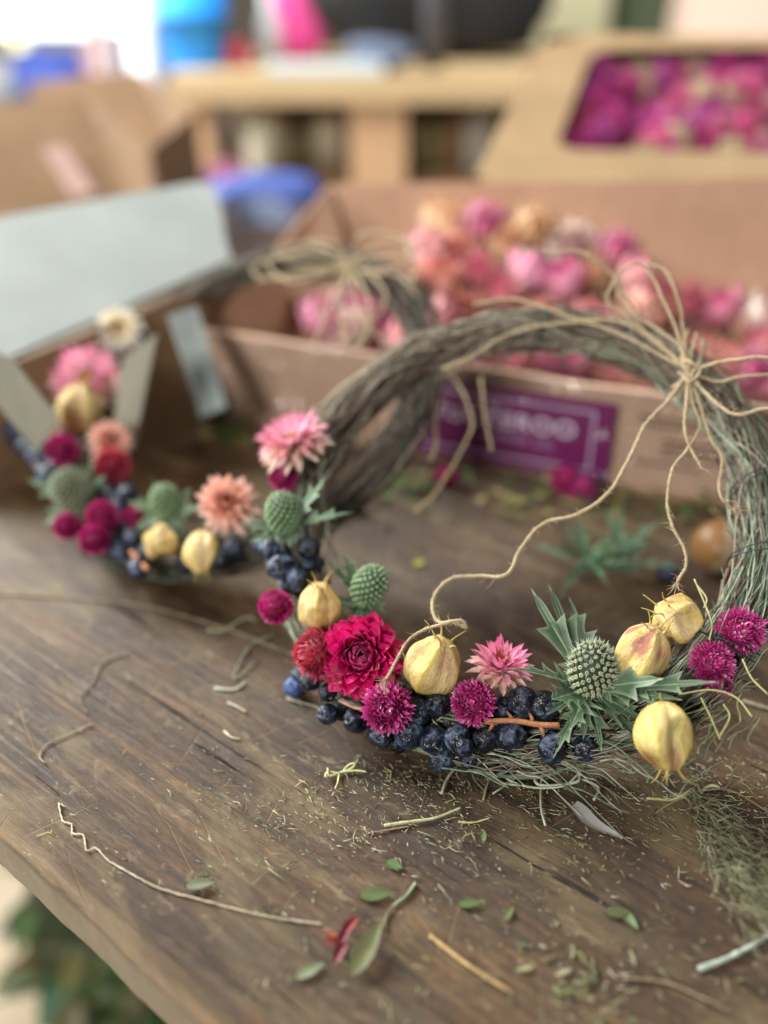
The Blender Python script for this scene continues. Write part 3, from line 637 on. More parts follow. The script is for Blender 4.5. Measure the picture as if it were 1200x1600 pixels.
put(WA, A, 'seed_pod', PODS[3], 1057, 968, 86, face(-.75, .55, .35), .014, 1.3, asp=.9, label='tan yellow crumpled seed pod behind the maroon one')
put(WA, A, 'seed_pod', PODS[4], 1040, 1148, 94, face(.06, -.95, .22), .020, 2.6, asp=1.08, label='dented yellow seed pod pointing down')
put(WA, A, 'globe_amaranth', GL_PUR[2], 1157, 986, 72, face(.1, .3, 1), .010)
put(WA, A, 'globe_amaranth', GL_PUR[0], 1113, 1036, 72, face(.2, .3, 1), .012)
put(WA, A, 'globe_amaranth', GL_PUR[1], 1122, 1066, 50, face(0, -.4, 1), .004)
BP = [(421, 858, 36, .02), (440, 886, 38, .018), (411, 853, 30, .012), (483, 858, 38, .016), (463, 906, 36, .016), (479, 884, 30, .008), (452, 916, 32, .008), (442, 866, 34, .008), (492, 880, 28, .004),
      (485, 1064, 34, .008), (468, 1052, 30, .002), (512, 1082, 30, .016), (512, 1116, 32, .012), (556, 1126, 42, .012), (534, 1108, 32, .004), (594, 1150, 42, .012), (640, 1146, 44, .014), (652, 1112, 36, .016), (630, 1128, 32, .006), (684, 1100, 42, .016),
      (676, 1156, 40, .012), (692, 1184, 38, .002), (714, 1152, 44, .014), (724, 1168, 34, .016), (757, 1157, 42, .012), (796, 1150, 44, .012), (786, 1106, 34, .010), (815, 1094, 44, .016), (850, 1104, 44, .014), (862, 1168, 44, .012), (913, 1170, 40, .008),
      (735, 1184, 30, .002), (660, 1074, 38, .004), (700, 1128, 34, .004), (770, 1130, 34, .002), (580, 1122, 34, .002), (505, 1048, 30, .002), (830, 1150, 36, .002), (622, 1162, 32, .004), (478, 950, 34, .004), (548, 1094, 30, .0)]
for i, (px, py, d, off) in enumerate(BP):
    p = A.px(px, py, off)
    put(WA, A, 'berry', BERRIES[(i*7) % 4], px, py, d*random.uniform(.88, 1.16), nrm(face(random.uniform(-.8, .8), random.uniform(-1., .3), random.uniform(.1, .9))), off)
# brown berry stalk between the berries
mb = MB(); P = [A.px(745, 1128, .016), A.px(800, 1126, .018), A.px(840, 1132, .018), A.px(874, 1133, .017)]
mb.tube(catmull(P, 6), .0012, S(168, 112, 76), 7)
for a_, b_ in (((842, 1132), (850, 1152)), ((800, 1127), (792, 1112)), ((832, 1131), (826, 1112)), ((770, 1127), (764, 1142))):
    mb.tube([A.px(*a_, .017), A.px((a_[0]+b_[0])/2+2, (a_[1]+b_[1])/2, .018), A.px(*b_, .016)], [.0011, .0008, .0006], S(160, 104, 70), 6)
place('berry_stalk', mb.mesh('berry_stalk', M_TWIG), WA); mb = MB()
P = [A.px(530, 1094, .016), A.px(556, 1106, .018), A.px(580, 1108, .018)]; mb.tube(catmull(P, 5), .0008, S(190, 150, 130), 6)
place('berry_stalk', mb.mesh('berry_stalk', M_TWIG), WA)
# trailing fine green stems under the berries and by the right hand pods
mb = MB(); r_ = np.random.default_rng(77)
for k in range(60):
    x0 = r_.uniform(720, 1010); y0 = 1180+r_.normal(0, 14)-(abs(x0-850)-60)*.05; L_ = r_.uniform(50, 150); pts = []; yy = y0; a = r_.normal(0.05, .22)
    x = x0-L_/2; offz = r_.uniform(.0, .012)
    for q in range(7):
        pts.append(A.px(x, yy, offz)); x += L_/6; a += r_.normal(0, .42); yy += math.sin(a)*L_/6
    pts = np.array(pts); pts[:, 2] = np.maximum(pts[:, 2], .001+r_.uniform(0, .003))
    mb.tube(catmull(pts, 4), np.linspace(1, .5, 25)[:len(catmull(pts, 4))]*r_.uniform(.0002, .0005), [GRN*1.1, PAL*.7, PAL*.9, BRN*1.2][r_.integers(0, 4)]*r_.uniform(.8, 1.15), 5)
for pts in ([(850, 1176), (838, 1200), (842, 1226), (900, 1222), (905, 1205)], [(850, 1180), (846, 1220), (845, 1260), (852, 1290)], [(835, 1190), (800, 1220), (770, 1240)], [(770, 1185), (790, 1215), (830, 1230), (880, 1228), (905, 1208)], [(720, 1190), (700, 1215), (690, 1240)], [(700, 1180), (740, 1205), (790, 1212)], [(905, 1215), (935, 1230), (928, 1250)]):
    q = [at_z(x, y, .002+.0006*i) for i, (x, y) in enumerate(pts)]; mb.tube(catmull(q, 8), r_.uniform(.0004, .0007), PAL*r_.uniform(.9, 1.1), 5)
for k in range(60):
    x = r_.uniform(1030, 1190); y = 1110+r_.normal(0, 40); a = r_.uniform(1.9, 2.7); L_ = r_.uniform(25, 80); offz = r_.uniform(.0, .014); pts = []
    for q in range(5): pts.append(A.px(x, y, offz)); a += r_.normal(0, .3); x += math.cos(a)*L_/4; y += math.sin(a)*L_/4*.8
    pts = np.array(pts); pts[:, 2] = np.maximum(pts[:, 2], .001); mb.tube(catmull(pts, 4), r_.uniform(.0002, .0005), [S(150, 148, 96), GRN, S(120, 116, 84)][r_.integers(0, 3)], 4)
for pts in ([(1085, 905), (1100, 940), (1112, 975), (1108, 1000)], [(1060, 1085), (1110, 1078), (1150, 1090), (1175, 1120)], [(1095, 1090), (1110, 1120), (1125, 1155)], [(1090, 915), (1104, 935), (1100, 950)], [(1160, 1030), (1175, 1060), (1200, 1085)], [(1130, 1100), (1140, 1120), (1125, 1150)]):
    mb.tube(catmull([A.px(x, y, .016) for x, y in pts], 8), .00045, S(178, 172, 120), 5)
o = place('trailing_stems', mb.mesh('trailing_stems', M_TWIG), WA); o['kind'] = 'stuff'
# dark green binding wire
for t_, seed in ((.32, 1), (.02, 2), (5.9, 3), (1.75, 4)):
    mb = MB(); pts = [A.pt(t_+.05*math.sin(q*.9+seed), .0143, q) for q in np.linspace(0, 4*pi, 40)]; mb.tube(pts, .00032, S(24, 52, 46), 6); place('binding_wire', mb.mesh('binding_wire', M_WIRE), WA)
mb = MB(); pts = [A.pt(t_, .0150, -1.2+.5*math.sin(t_*9)) for t_ in np.linspace(4.0, 4.5, 14)]; mb.tube(pts, .0004, S(28, 28, 24), 6)
place('binding_wire', mb.mesh('binding_wire', M_WIRE), WA)
# twine bow with its tails
def Pq(ring, lst): return [ring.px(*q) for q in lst]
mb = MB()
K = (1076, 580, .020)
strands = [
    [K, (1045, 625, .026), (1010, 662, .030), (985, 712, .03), (955, 765, .026), (905, 803, .022), (850, 818, .022), (812, 860, .022), (792, 898, .024), (745, 900, .020), (700, 907, .020), (676, 938, .022), (684, 970, .030), (706, 972, .040), (728, 980, .040)],
    [(728, 982, .040), (722, 970, .042), (690, 975, .042), (655, 988, .040), (632, 1010, .042), (615, 1040, .044), (603, 1062, .046)],
    [K, (1082, 630, .026), (1094, 665, .026), (1072, 705, .028), (1050, 735, .028), (1043, 785, .026), (1052, 825, .024), (1070, 860, .022), (1072, 885, .02), (1058, 908, .02)],
    [K, (1072, 630, .028), (1070, 668, .030), (1078, 700, .028), (1098, 734, .026)],
    [K, (1096, 640, .024), (1112, 688, .022), (1128, 715, .022), (1124, 755, .022), (1128, 778, .022), (1142, 793, .020)],
    [K, (1110, 570, .028), (1150, 562, .034), (1200, 560, .036), (1262, 590, .036), (1240, 630, .034), (1190, 640, .030), (1150, 648, .028), (1110, 622, .026), K],
    [K, (1120, 596, .022), (1160, 588, .028), (1210, 585, .03)],
    [K, (1060, 540, .024), (1020, 510, .022), (985, 490, .022), (965, 460, .026), (958, 432, .03), (930, 408, .034), (900, 392, .036), (868, 396, .038), (822, 390, .04)],
    [K, (1062, 530, .026), (1042, 480, .03), (1012, 422, .034), (985, 415, .036), (962, 440, .034), (950, 470, .028), (985, 500, .024), (1040, 545, .022), K],
    [K, (1068, 520, .024), (1060, 470, .030), (1040, 425, .034), (1010, 412, .034)],
    [(955, 445, .03), (975, 462, .028), (1000, 496, .022)],
    [K, (1000, 538, .020), (930, 508, .020), (880, 505, .018), (800, 520, .016), (740, 556, .016), (690, 577, .014)],
    [K, (1010, 525, .022), (960, 500, .022), (905, 500, .020), (850, 480, .020), (800, 468, .018), (740, 475, .016)],
    [(1088, 520, .01), (1080, 555, .021), (1070, 600, .020), (1060, 625, .004)], [(1075, 515, .008), (1066, 560, .021), (1082, 600, .02), (1076, 632, .002)], [(1098, 530, .004), (1095, 560, .019), (1076, 590, .024), (1050, 605, .012)], [(1060, 560, .016), (1078, 566, .026), (1094, 580, .024), (1078, 596, .026), (1062, 582, .02)]]
for i, st in enumerate(strands): twine(mb, Pq(A, st), .00068 if i not in (5, 0) else .00082, i, 1.5, fray=i in (1, 2, 4, 7))
place('twine_bow', mb.mesh('twine_bow', M_TWINE), WA)

# ---------------------------------------------- second wreath, behind on the left
B = Ring(-.09, .509, .119, .479, -.645, .0125); B.thin = lambda t: 1-.62*math.exp(-((math.degrees(t) % 360-175)/55)**2)
def palB(t, r_): return np.asarray([GRY, BRN, BRN*.8, GRN*.9][r_.integers(0, 4)])*r_.uniform(.3, .8)
WB = thing('wreath', 'blurred wreath at back left leaning on the brown tray, with cream and pink flowers', 'wreath', tuple(B.pt(1.5*pi)*[1, 1, 0]))
o = place('twig_bundle', twig_ring(B, 450, 62, palB), WB); o['kind'] = 'stuff'
put(WB, B, 'strawflower', SF_CREAM, 187, 515, 88, face(.1, .3, 1), .016, label='cream strawflower with a yellow centre')
put(WB, B, 'strawflower', SF_PINK, 137, 592, 128, face(-.1, .45, .9), .018, label='large pink strawflower with a cream middle')
put(WB, B, 'seed_pod', PODS[0], 124, 640, 72, face(.1, .95, .3), .03)
put(WB, B, 'strawflower', SF_CREAM, 80, 662, 66, face(-.5, .3, .8), .02)
put(WB, B, 'strawflower', SF_PEACH, 172, 690, 82, face(.5, .3, .9), .02)
put(WB, B, 'globe_amaranth', GL_MAG, 98, 702, 56, face(0, .3, 1), .028)
put(WB, B, 'globe_amaranth', GL_RED, 176, 728, 56, face(.3, .3, 1), .02)
o, p, s_ = put(WB, B, 'thistle', TH_GREY, 112, 765, 66, face(-.2, .7, .7), .024)
thistle_leaves(WB, o, p, s_, [(-1, .5, .3, 2.4, .4), (.4, 1.1, .2, 2.2, .4), (-.7, -.6, .6, 1.8, .5), (.6, .5, .4, 2., .45), (.8, -.4, .4, 1.8, .45), (0, -.9, .6, 1.7, .5)], face(-.2, .7, .7), 80, S(116, 150, 112))
put(WB, B, 'globe_amaranth', GL_MAG, 105, 822, 48, face(-.3, 0, 1), .022)
put(WB, B, 'globe_amaranth', GL_MAG, 161, 808, 58, face(0, .3, 1), .026)
put(WB, B, 'globe_amaranth', GL_MAG, 148, 843, 54, face(0, -.2, 1), .026)
put(WB, B, 'globe_amaranth', GL_MAG, 210, 807, 36, face(.3, .3, 1), .018)
o, p, s_ = put(WB, B, 'thistle', TH_GREEN, 258, 783, 54, face(0, .8, .6), .02)
thistle_leaves(WB, o, p, s_, [(1, .2, .4, 2.0, .45), (.6, -.6, .6, 2.2, .45), (-.9, .3, .3, 2.2, .45), (-.8, -.4, .5, 2., .4), (.2, -1, .5, 2.2, .45), (-.4, 1, .2, 2.2, .3), (.9, .9, .1, 1.8, .4)], face(0, .8, .6), 95, S(130, 160, 126))
put(WB, B, 'seed_pod', PODS[3], 253, 848, 60, face(-.1, .1, 1), .022)
put(WB, B, 'seed_pod', PODS[0], 316, 862, 60, face(.1, -.9, .5), .02, asp=1.15)
put(WB, B, 'strawflower', SF_PEACH, 356, 788, 112, face(.1, .35, .95), .028, label='ruffled peach strawflower')
BQ = [(35, 668), (20, 674), (42, 700), (34, 692), (58, 712), (62, 690), (66, 730), (178, 744), (172, 772), (190, 786), (162, 762), (186, 860), (216, 888), (206, 842), (88, 730), (200, 772), (182, 800), (195, 825), (232, 862), (48, 655), (290, 880), (345, 872), (366, 858), (75, 745)]
for i, (px, py) in enumerate(BQ): put(WB, B, 'berry', BERRIES[i % 4], px, py, 34, face(random.uniform(-1, 1), random.uniform(-1, .5), .6), .012+.006*random.random())
mb = MB(); mb.tube(catmull([B.px(205, 862, .02), B.px(222, 882, .02), B.px(232, 890, .02)], 4), .0016, S(168, 112, 76), 6); place('berry_stalk', mb.mesh('berry_stalk', M_TWIG), WB)
mb = MB(); K = (548, 418, .016)
for i, st in enumerate([[K, (500, 400, .024), (440, 402, .03), (395, 418, .03), (420, 436, .028), (500, 424, .024), K], [K, (590, 380, .03), (640, 385, .03), (632, 410, .03), (580, 425, .024), K], [K, (520, 380, .03), (470, 380, .03), (430, 395, .03), (470, 415, .024), K],
                        [K, (560, 370, .03), (610, 365, .034), (650, 392, .03), (600, 400, .024), K], [K, (572, 460, .026), (580, 500, .026), (560, 545, .024)], [K, (536, 450, .026), (530, 490, .026), (545, 540, .024)], [K, (510, 455, .026), (500, 500, .026)],
                        [K, (500, 430, .03), (450, 440, .03), (420, 410, .03), (480, 395, .028), K], [K, (600, 400, .026), (650, 420, .02), (640, 450, .02)], [(480, 380, .02), (520, 395, .024), K, (600, 430, .02)], [K, (520, 470, .03), (490, 540, .03)], [K, (560, 480, .03), (600, 540, .02)],
                        [K, (590, 440, .022), (602, 470, .02), (575, 520, .02)], [(530, 395, .01), (545, 418, .022), (556, 445, .006)], [(560, 395, .008), (550, 420, .023), (540, 445, .004)], [K, (470, 425, .02), (400, 440, .02)], [K, (620, 430, .018), (650, 460, .016)],
                        [(660, 575, .0), (690, 582, .0), (716, 600, .0), (738, 660, .0), (715, 715, -.01), (680, 770, -.02), (650, 800, -.03)], [(690, 580, 0), (678, 625, 0), (682, 690, -.01), (672, 720, -.01)], [(752, 590, 0), (758, 650, 0), (768, 705, -.01)]]):
    twine(mb, Pq(B, st), .00085, 40+i, .3)
place('twine_bow', mb.mesh('twine_bow', M_TWINE), WB)
# ------------------------------------------------------------------ the kraft tray of strawflowers
t = thing('cardboard_tray', 'brown kraft tray of pink strawflowers with a purple label on its front', 'tray', (-.125, .608, 0))
TL = np.array([-.125, .610, 0]); TX = nrm([.939, -.344, 0]); TN = nrm([.344, .939, 0]); Z = np.array([0, 0, 1.])
W_ = .60; D_ = .19
def tp(x, y, z): return TL+TX*x+TN*y+Z*z
def slabpart(name, corners, thick, mat, parent, c=(1, 1, 1), smooth=False):
    mb = MB(); mb.slab(corners, thick, c); return place(name, mb.mesh(name, mat, smooth), parent)
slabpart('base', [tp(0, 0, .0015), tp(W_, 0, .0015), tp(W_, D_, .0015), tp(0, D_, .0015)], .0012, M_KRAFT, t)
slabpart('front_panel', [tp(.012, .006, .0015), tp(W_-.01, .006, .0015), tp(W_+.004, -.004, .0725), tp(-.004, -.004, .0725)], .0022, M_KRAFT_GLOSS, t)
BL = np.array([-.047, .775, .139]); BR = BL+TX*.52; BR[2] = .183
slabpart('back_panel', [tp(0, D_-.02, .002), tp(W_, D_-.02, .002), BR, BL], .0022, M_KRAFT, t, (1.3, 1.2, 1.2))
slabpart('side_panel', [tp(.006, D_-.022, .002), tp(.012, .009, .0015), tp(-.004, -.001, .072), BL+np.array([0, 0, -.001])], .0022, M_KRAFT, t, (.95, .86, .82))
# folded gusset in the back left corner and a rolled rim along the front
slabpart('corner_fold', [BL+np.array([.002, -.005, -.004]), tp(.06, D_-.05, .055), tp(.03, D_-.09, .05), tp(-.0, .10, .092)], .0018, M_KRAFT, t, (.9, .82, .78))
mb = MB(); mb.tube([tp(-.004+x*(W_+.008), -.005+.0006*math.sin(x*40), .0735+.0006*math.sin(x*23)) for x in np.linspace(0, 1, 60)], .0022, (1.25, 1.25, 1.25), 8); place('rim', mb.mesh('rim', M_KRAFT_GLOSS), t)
# thin clear film stretched over the front
mb = MB(); nx, nz = 90, 12; G = np.zeros((nz, nx, 3)); r_ = np.random.default_rng(5); xs = np.linspace(0, 1, nx)
for i in range(nz):
    v = i/(nz-1)
    for j in range(nx): G[i, j] = tp(.0+xs[j]*W_, .0035-.012*v-.0022+ .0009*math.sin(xs[j]*60+5*v)+.0007*math.sin(31*v+xs[j]*17), .004+v*.072)
mb.grid(G); place('clear_film', mb.mesh('clear_film', M_WRAP), t)
# label: purple rectangle, pale frame line, lettering
def onfront(u, z, out=.001): # u along the tray, z up; on the leaning front face
    return TL+TX*u+TN*(.006-.010*z/.071-.004-out)+Z*z
# find the label corners on the front face by pixel column
def u_at(px, z):
    lo, hi = -.1, .6
    for _ in range(40):
        m = (lo+hi)/2; p = onfront(m, z)-CP; x = 600+F_PX*(p@RV)/(p@FV)
        lo, hi = (m, hi) if x < px else (lo, m)
    return lo
u0, u1 = u_at(645, .03), u_at(955, .03); z0, z1 = .003, .0645
lab = slabpart('label', [onfront(u0, z0), onfront(u1, z0), onfront(u1, z1), onfront(u0, z1)], .0006, organic('label_paper', .35, .06, 60, .05, 200, coat=.3), t, S(112, 36, 92))
mb = MB(); lc = S(196, 176, 206)
iu0, iu1, iz0, iz1, th = u0+.006, u1-.012, z0+.008, z1-.007, .0016
for (a0, b0, a1, b1) in ((iu0, iz1-th, iu1, iz1), (iu0, iz0, iu1, iz0+th), (iu0, iz0+th, iu0+th, iz1-th), (iu1-th, iz0+th, iu1, iz1-th)):
    mb.slab([onfront(a0, b0, .0018), onfront(a1, b0, .0018), onfront(a1, b1, .0018), onfront(a0, b1, .0018)], .0005, lc)
place('label_border', mb.mesh('label_border', M_PLAIN, False), lab)
def text(s_, u, z, size, parent, c, name='lettering', ext=.0003):
    cu = bpy.data.curves.new(name, 'FONT'); cu.body = s_; cu.size = size; cu.extrude = ext; cu.align_x = 'CENTER'; cu.space_character = 1.12; cu.offset = size*.012
    m, nt, b, out = newmat('ink'); b.inputs['Base Color'].default_value = (*c, 1); b.inputs['Roughness'].default_value = .5; cu.materials.append(m)
    p = onfront(u, z, .0022); up = nrm(onfront(u, .06)-onfront(u, .01)); nn = np.cross(TX, up)
    M = Matrix([[TX[0], up[0], nn[0], p[0]], [TX[1], up[1], nn[1], p[1]], [TX[2], up[2], nn[2], p[2]], [0, 0, 0, 1]])
    tmp = bpy.data.objects.new('tmp_text', cu); COL.objects.link(tmp); bpy.context.view_layer.update()
    me = bpy.data.meshes.new_from_object(tmp.evaluated_get(bpy.context.evaluated_depsgraph_get())); bpy.data.objects.remove(tmp)
    return place(name, me, parent, M)
um = (iu0+iu1)/2
text('TUCKEROO', um-.002, .0355, .0168, lab, S(224, 208, 230)); text('FLOWER CO', um+.008, .0245, .0080, lab, S(180, 140, 184))
mb = MB(); r_ = np.random.default_rng(9)      # blocks of fine grey print to the right of the label (too small to read)
for (u_, z_, wd) in ((u1+.014, .058, .05), (u1+.014, .053, .03), (u1+.03, .042, .06), (u1+.03, .037, .055), (u1+.03, .032, .058), (u1+.014, .024, .04)):
    x = u_
    while x < u_+wd: l = r_.uniform(.002, .006); mb.slab([onfront(x, z_, .001), onfront(x+l, z_, .001), onfront(x+l, z_+.0018, .001), onfront(x, z_+.0018, .001)], .0005, S(90, 78, 66)); x += l+.0015
place('fine_print', mb.mesh('fine_print', M_PLAIN, False), t)

# loose strawflower heads heaped in the tray
hp = [(690, 352, 3), (755, 355, 2), (840, 350, 3), (905, 370, 4), (965, 385, 2), (715, 395, 1), (665, 400, 0), (790, 392, 3), (870, 400, 4), (930, 425, 3), (745, 430, 0), (690, 445, 1), (820, 430, 2), (650, 455, 1), (880, 445, 2), (780, 462, 0), (985, 440, 0), (1030, 450, 0), (1080, 455, 0), (1130, 460, 2), (1180, 470, 4), (1050, 490, 1), (1110, 500, 0), (1165, 510, 1), (1195, 540, 0), (1000, 490, 1), (730, 490, 1), (690, 500, 0),
      (770, 540, 2), (700, 540, 0), (800, 560, 0), (850, 555, 2), (905, 565, 2), (950, 580, 0), (990, 590, 1), (1040, 560, 1), (1090, 560, 1), (500, 505, 2), (560, 480, 2), (590, 500, 2), (520, 480, 4), (600, 455, 0), (640, 505, 0), (850, 500, 1), (920, 510, 0), (970, 530, 1), (1130, 570, 1), (1170, 585, 2), (630, 540, 0), (545, 520, 4)]
words_ = ['rose', 'salmon', 'deep pink', 'peach', 'pale cream pink']
random.seed(5); heads = []
front_y = lambda p: (p-TL)@TN
k = 0
for (px, py, kind) in hp:
    # height of the heap: high at the back centre, lower towards the front rim
    f = max(0, min(1, (600-py)/250)); z = .046+.075*f*(1 if 640 < px < 1010 else .72)
    p = at_z(px, py, z)
    yy = (p-TL)@TN; 
    if yy < .024: p = p+TN*(.024-yy)
    if yy > D_-.03: p = p+TN*(D_-.03-yy)
    pu = (p-TL)@TX
    if pu < .035: p = p+TX*(.035-pu)
    heads.append((p, kind))
for p, kind in heads:
    o = place('strawflower_head', HEADS[kind], None, frame(p, nrm([random.uniform(-.6, .6), random.uniform(-.9, .3), random.uniform(.3, 1)]), random.uniform(.026, .032), random.uniform(0, 6.28)))
    tag(o, 'dried pink or peach strawflower head in the heap inside the brown tray', 'flower', 'loose strawflower heads heaped in the brown tray'); k += 1
# under-layer filling the tray
for i in range(75):
    u = random.uniform(.04, W_-.03); v = random.uniform(.028, D_-.04); z = random.uniform(.018, .022+.05*v/D_)
    o = place('strawflower_head', HEADS[random.choice((0, 0, 1, 2, 1))], None, frame(tp(u, v, z), nrm([random.uniform(-.8, .8), random.uniform(-.9, .6), random.uniform(.2, 1)]), random.uniform(.021, .026), random.uniform(0, 6.28)))
    tag(o, 'dried pink or peach strawflower head in the heap inside the brown tray', 'flower', 'loose strawflower heads heaped in the brown tray')

# ------------------------------------------------------------------ window-lid box of globe amaranth behind
# lid plane: lower edge behind the tray, tilted back
LY0, LY1 = .83, 1.06
q00 = at_y(728, 300, LY0); q10 = at_y(1560, 300, LY0); q11 = at_y(1560, 62, LY1); q01 = at_y(856, 52, LY1)
t = thing('window_box', 'tan kraft box with a clear window full of magenta flowers, propped up behind the tray', 'box', tuple(q00*[1, 1, 0]))
lid_n = nrm(np.cross(q10-q00, q01-q00))
if lid_n[2] < 0: lid_n = -lid_n
def lp(u, v, out=0.0): return (q00*(1-u)+q10*u)*(1-v)+(q01*(1-u)+q11*u)*v+lid_n*out
# lid board with a rounded rectangular opening
def lid_uv(px, py):
    d = ray(px, py); k = ((q00-CP)@lid_n)/(d@lid_n); P = CP+d*k; best = None
    u, v = .3, .5
    for _ in range(30):
        e = P-lp(u, v); ju = (q10-q00)*(1-v)+(q11-q01)*v; jv = (q01-q00)*(1-u)+(q11-q10)*u
        u += (e@ju)/(ju@ju)*.8; v += (e@jv)/(jv@jv)*.8
    return u, v
hc = [lid_uv(866, 234), lid_uv(1330, 238), lid_uv(1330, 66), lid_uv(926, 76)]
hole = []
n_c = 6
for i in range(4):
    p0, p1, p2 = np.array(hc[i-1]), np.array(hc[i]), np.array(hc[(i+1) % 4])
    for s__ in np.linspace(0, 1, n_c):
        a_ = p1+(p0-p1)*.12; b_ = p1+(p2-p1)*.12; hole.append((1-s__)**2*a_+2*s__*(1-s__)*p1+s__**2*b_)
hole = np.array(hole); outer = []
oc = [np.array([0., 0]), np.array([1., 0]), np.array([1., 1]), np.array([0., 1])]
for i in range(4):
    for s__ in np.linspace(0, 1, n_c):
        p0, p1, p2 = oc[i-1], oc[i], oc[(i+1) % 4]
        outer.append(p1+(p0-p1)*(.5-s__)*.9 if s__ < .5 else p1+(p2-p1)*(s__-.5)*.9)
outer = np.array(outer)
G = np.array([[lp(*q, -.0018) for q in outer], [lp(*q, 0) for q in outer], [lp(*q, 0) for q in hole], [lp(*q, -.0018) for q in hole], [lp(*q, -.0018) for q in outer]])
mb = MB(); mb.grid(G, (1, 1, 1), wrap=True); lid = place('lid', mb.mesh('lid', M_KRAFT_TAN, False), t)
mb = MB(); DP = .07
for (a_, b_) in (((0, 0), (1, 0)), ((1, 0), (1, 1)), ((1, 1), (0, 1)), ((0, 1), (0, 0))):
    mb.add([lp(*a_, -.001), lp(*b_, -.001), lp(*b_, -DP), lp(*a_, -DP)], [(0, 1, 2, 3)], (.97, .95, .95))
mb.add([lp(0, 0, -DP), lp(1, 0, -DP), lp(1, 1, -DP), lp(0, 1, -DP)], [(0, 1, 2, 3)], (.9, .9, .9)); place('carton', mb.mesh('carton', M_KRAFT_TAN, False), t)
mb = MB(); mb.grid([[lp(*((1-a)*((1-b)*np.array(hc[0])+b*np.array(hc[1]))+a*((1-b)*np.array(hc[3])+b*np.array(hc[2]))), -.003) for b in np.linspace(0, 1, 30)] for a in np.linspace(0, 1, 12)]); place('pane', mb.mesh('pane', M_FILM), t)
GB = [globe('small_magenta_globe', S(170, 20, 110), S(216, 60, 160), S(236, 180, 210), 90, 71, L=.42, W=.15), globe('small_violet_globe', S(160, 30, 120), S(210, 90, 176), S(232, 190, 230), 90, 72, L=.42, W=.15),
      globe('small_pale_globe', S(206, 190, 150), S(224, 214, 176), S(226, 214, 180), 90, 73, L=.42, W=.15), globe('small_pink_globe', S(196, 60, 120), S(226, 110, 160), S(240, 180, 200), 90, 74, L=.42, W=.15)]
random.seed(15); k = 0
names_ = ['magenta', 'violet', 'pale straw', 'pink']
for i in range(130):
    px = random.uniform(852, 1290); py = random.uniform(56, 245); u, v = lid_uv(px, py)
    p = lp(u, v, -random.uniform(.026, .042)); kd = random.choices((0, 1, 2, 3), (7, 4, 3, 5))[0]
    o = place('globe_amaranth_head', GB[kd], None, frame(p, rng.normal(0, 1, 3)+lid_n, random.uniform(.018, .024), random.uniform(0, 6)))
    tag(o, 'dried globe amaranth head among the magenta ones behind the box window', 'flower', 'globe amaranth heads inside the window box')
# a plain crate that the window box leans on
cq = lp(0.02, .97, -DP); mb = MB(); mb.box((cq[0]+.02, cq[1]+.02, FLOOR), (cq[0]+.62, cq[1]+.36, cq[2]-.02), S(120, 100, 76)); 
o = place('storage_crate', mb.mesh('storage_crate', M_PLAIN, False)); tag(o, 'plain brown crate that the tan window box leans against', 'crate')

# ------------------------------------------------------------------ white topped carton on the left
t = thing('open_carton', 'large brown cardboard carton with a pale grey white top flap, left of the wreaths', 'carton', tuple(at_z(120, 720)))
c0, c1 = at_z(-60, 790), at_z(330, 668); 
a0, a1 = at_y(-60, 590, c0[1]+.03), at_y(362, 405, .66)
b0, b1 = at_y(-60, 350, .66), at_y(318, 280, .82)
b15 = at_y(345, 330, .76)
fn_ = nrm(np.cross(a1-a0, b0-a0)); onp = lambda x, y: CP+ray(x, y)*(((a0-CP)@fn_)/(ray(x, y)@fn_))
slabpart('flap', [a0, a1, onp(352, 372), onp(346, 330), onp(338, 302), onp(326, 288), onp(308, 284), b0], .004, M_WHITECARD, t)
slabpart('front_panel', [c0, c1, np.array([c1[0]+.01, c1[1]+.02, .105]), np.array([c0[0], c0[1]+.02, a0[2]-.004])], .003, M_CARDBROWN, t)
slabpart('side_panel', [c1, c1+np.array([.03, .20, 0]), np.array([c1[0]+.04, c1[1]+.20, .07]), np.array([c1[0]+.01, c1[1]+.02, .095])], .003, M_CARDBROWN, t)
def strip(name, pts, y, c, parent, mat=M_WHITECARD, th=.003, dy=0):
    return slabpart(name, [at_y(x, yy, y+dd) for (x, yy, dd) in pts], th, mat, parent, c)
strip('edge_band', [(262, 492, 0), (306, 478, .01), (352, 636, -.02), (312, 652, -.02)], c1[1]-.03, (1.2, 1.22, 1.25), t)
strip('edge_band', [(196, 560, 0), (250, 520, 0), (212, 700, -.02), (170, 720, -.02)], .515, (1.2, 1.02, .82), t)
strip('edge_band', [(-20, 540, 0), (20, 560, 0), (92, 650, -.01), (60, 705, -.01), (-20, 610, 0)], .475, (1.25, 1.1, .9), t)
# brown cardboard box behind it
def boxpx(name, label, cat, x0, y0, x1, y1, Y, dp, c, mat=M_PLAIN, base=None, group=None, skew=0.):
    p0 = at_y(x0, y1, Y); p1 = at_y(x1, y0, Y); zb = p0[2] if base is None else base; mb = MB()
    xa, xb, za = p0[0], p1[0], p1[2]
    # slightly irregular upright box
    v = [(xa, Y, zb), (xb, Y, zb), (xb+.1*dp, Y+dp, zb), (xa-.1*dp, Y+dp, zb), (xa+skew, Y, za), (xb+skew, Y, za), (xb+skew+.1*dp, Y+dp, za), (xa+skew-.1*dp, Y+dp, za)]
    mb.add(v, [(3,2,1,0),(4,5,6,7),(0,1,5,4),(1,2,6,5),(2,3,7,6),(3,0,4,7)], c)
    o = place(name, mb.mesh(name, mat, False)); tag(o, label, cat, group); return o
t = thing('cardboard_box', 'brown cardboard box with a pale tape strip behind the white topped carton', 'box', tuple(at_y(100, 400, .98)*[1, 1, 0]))
q = [at_y(-80, 420, .95), at_y(262, 420, .95), at_y(236, 232, 1.02), at_y(130, 150, 1.08), at_y(-80, 172, 1.05)]
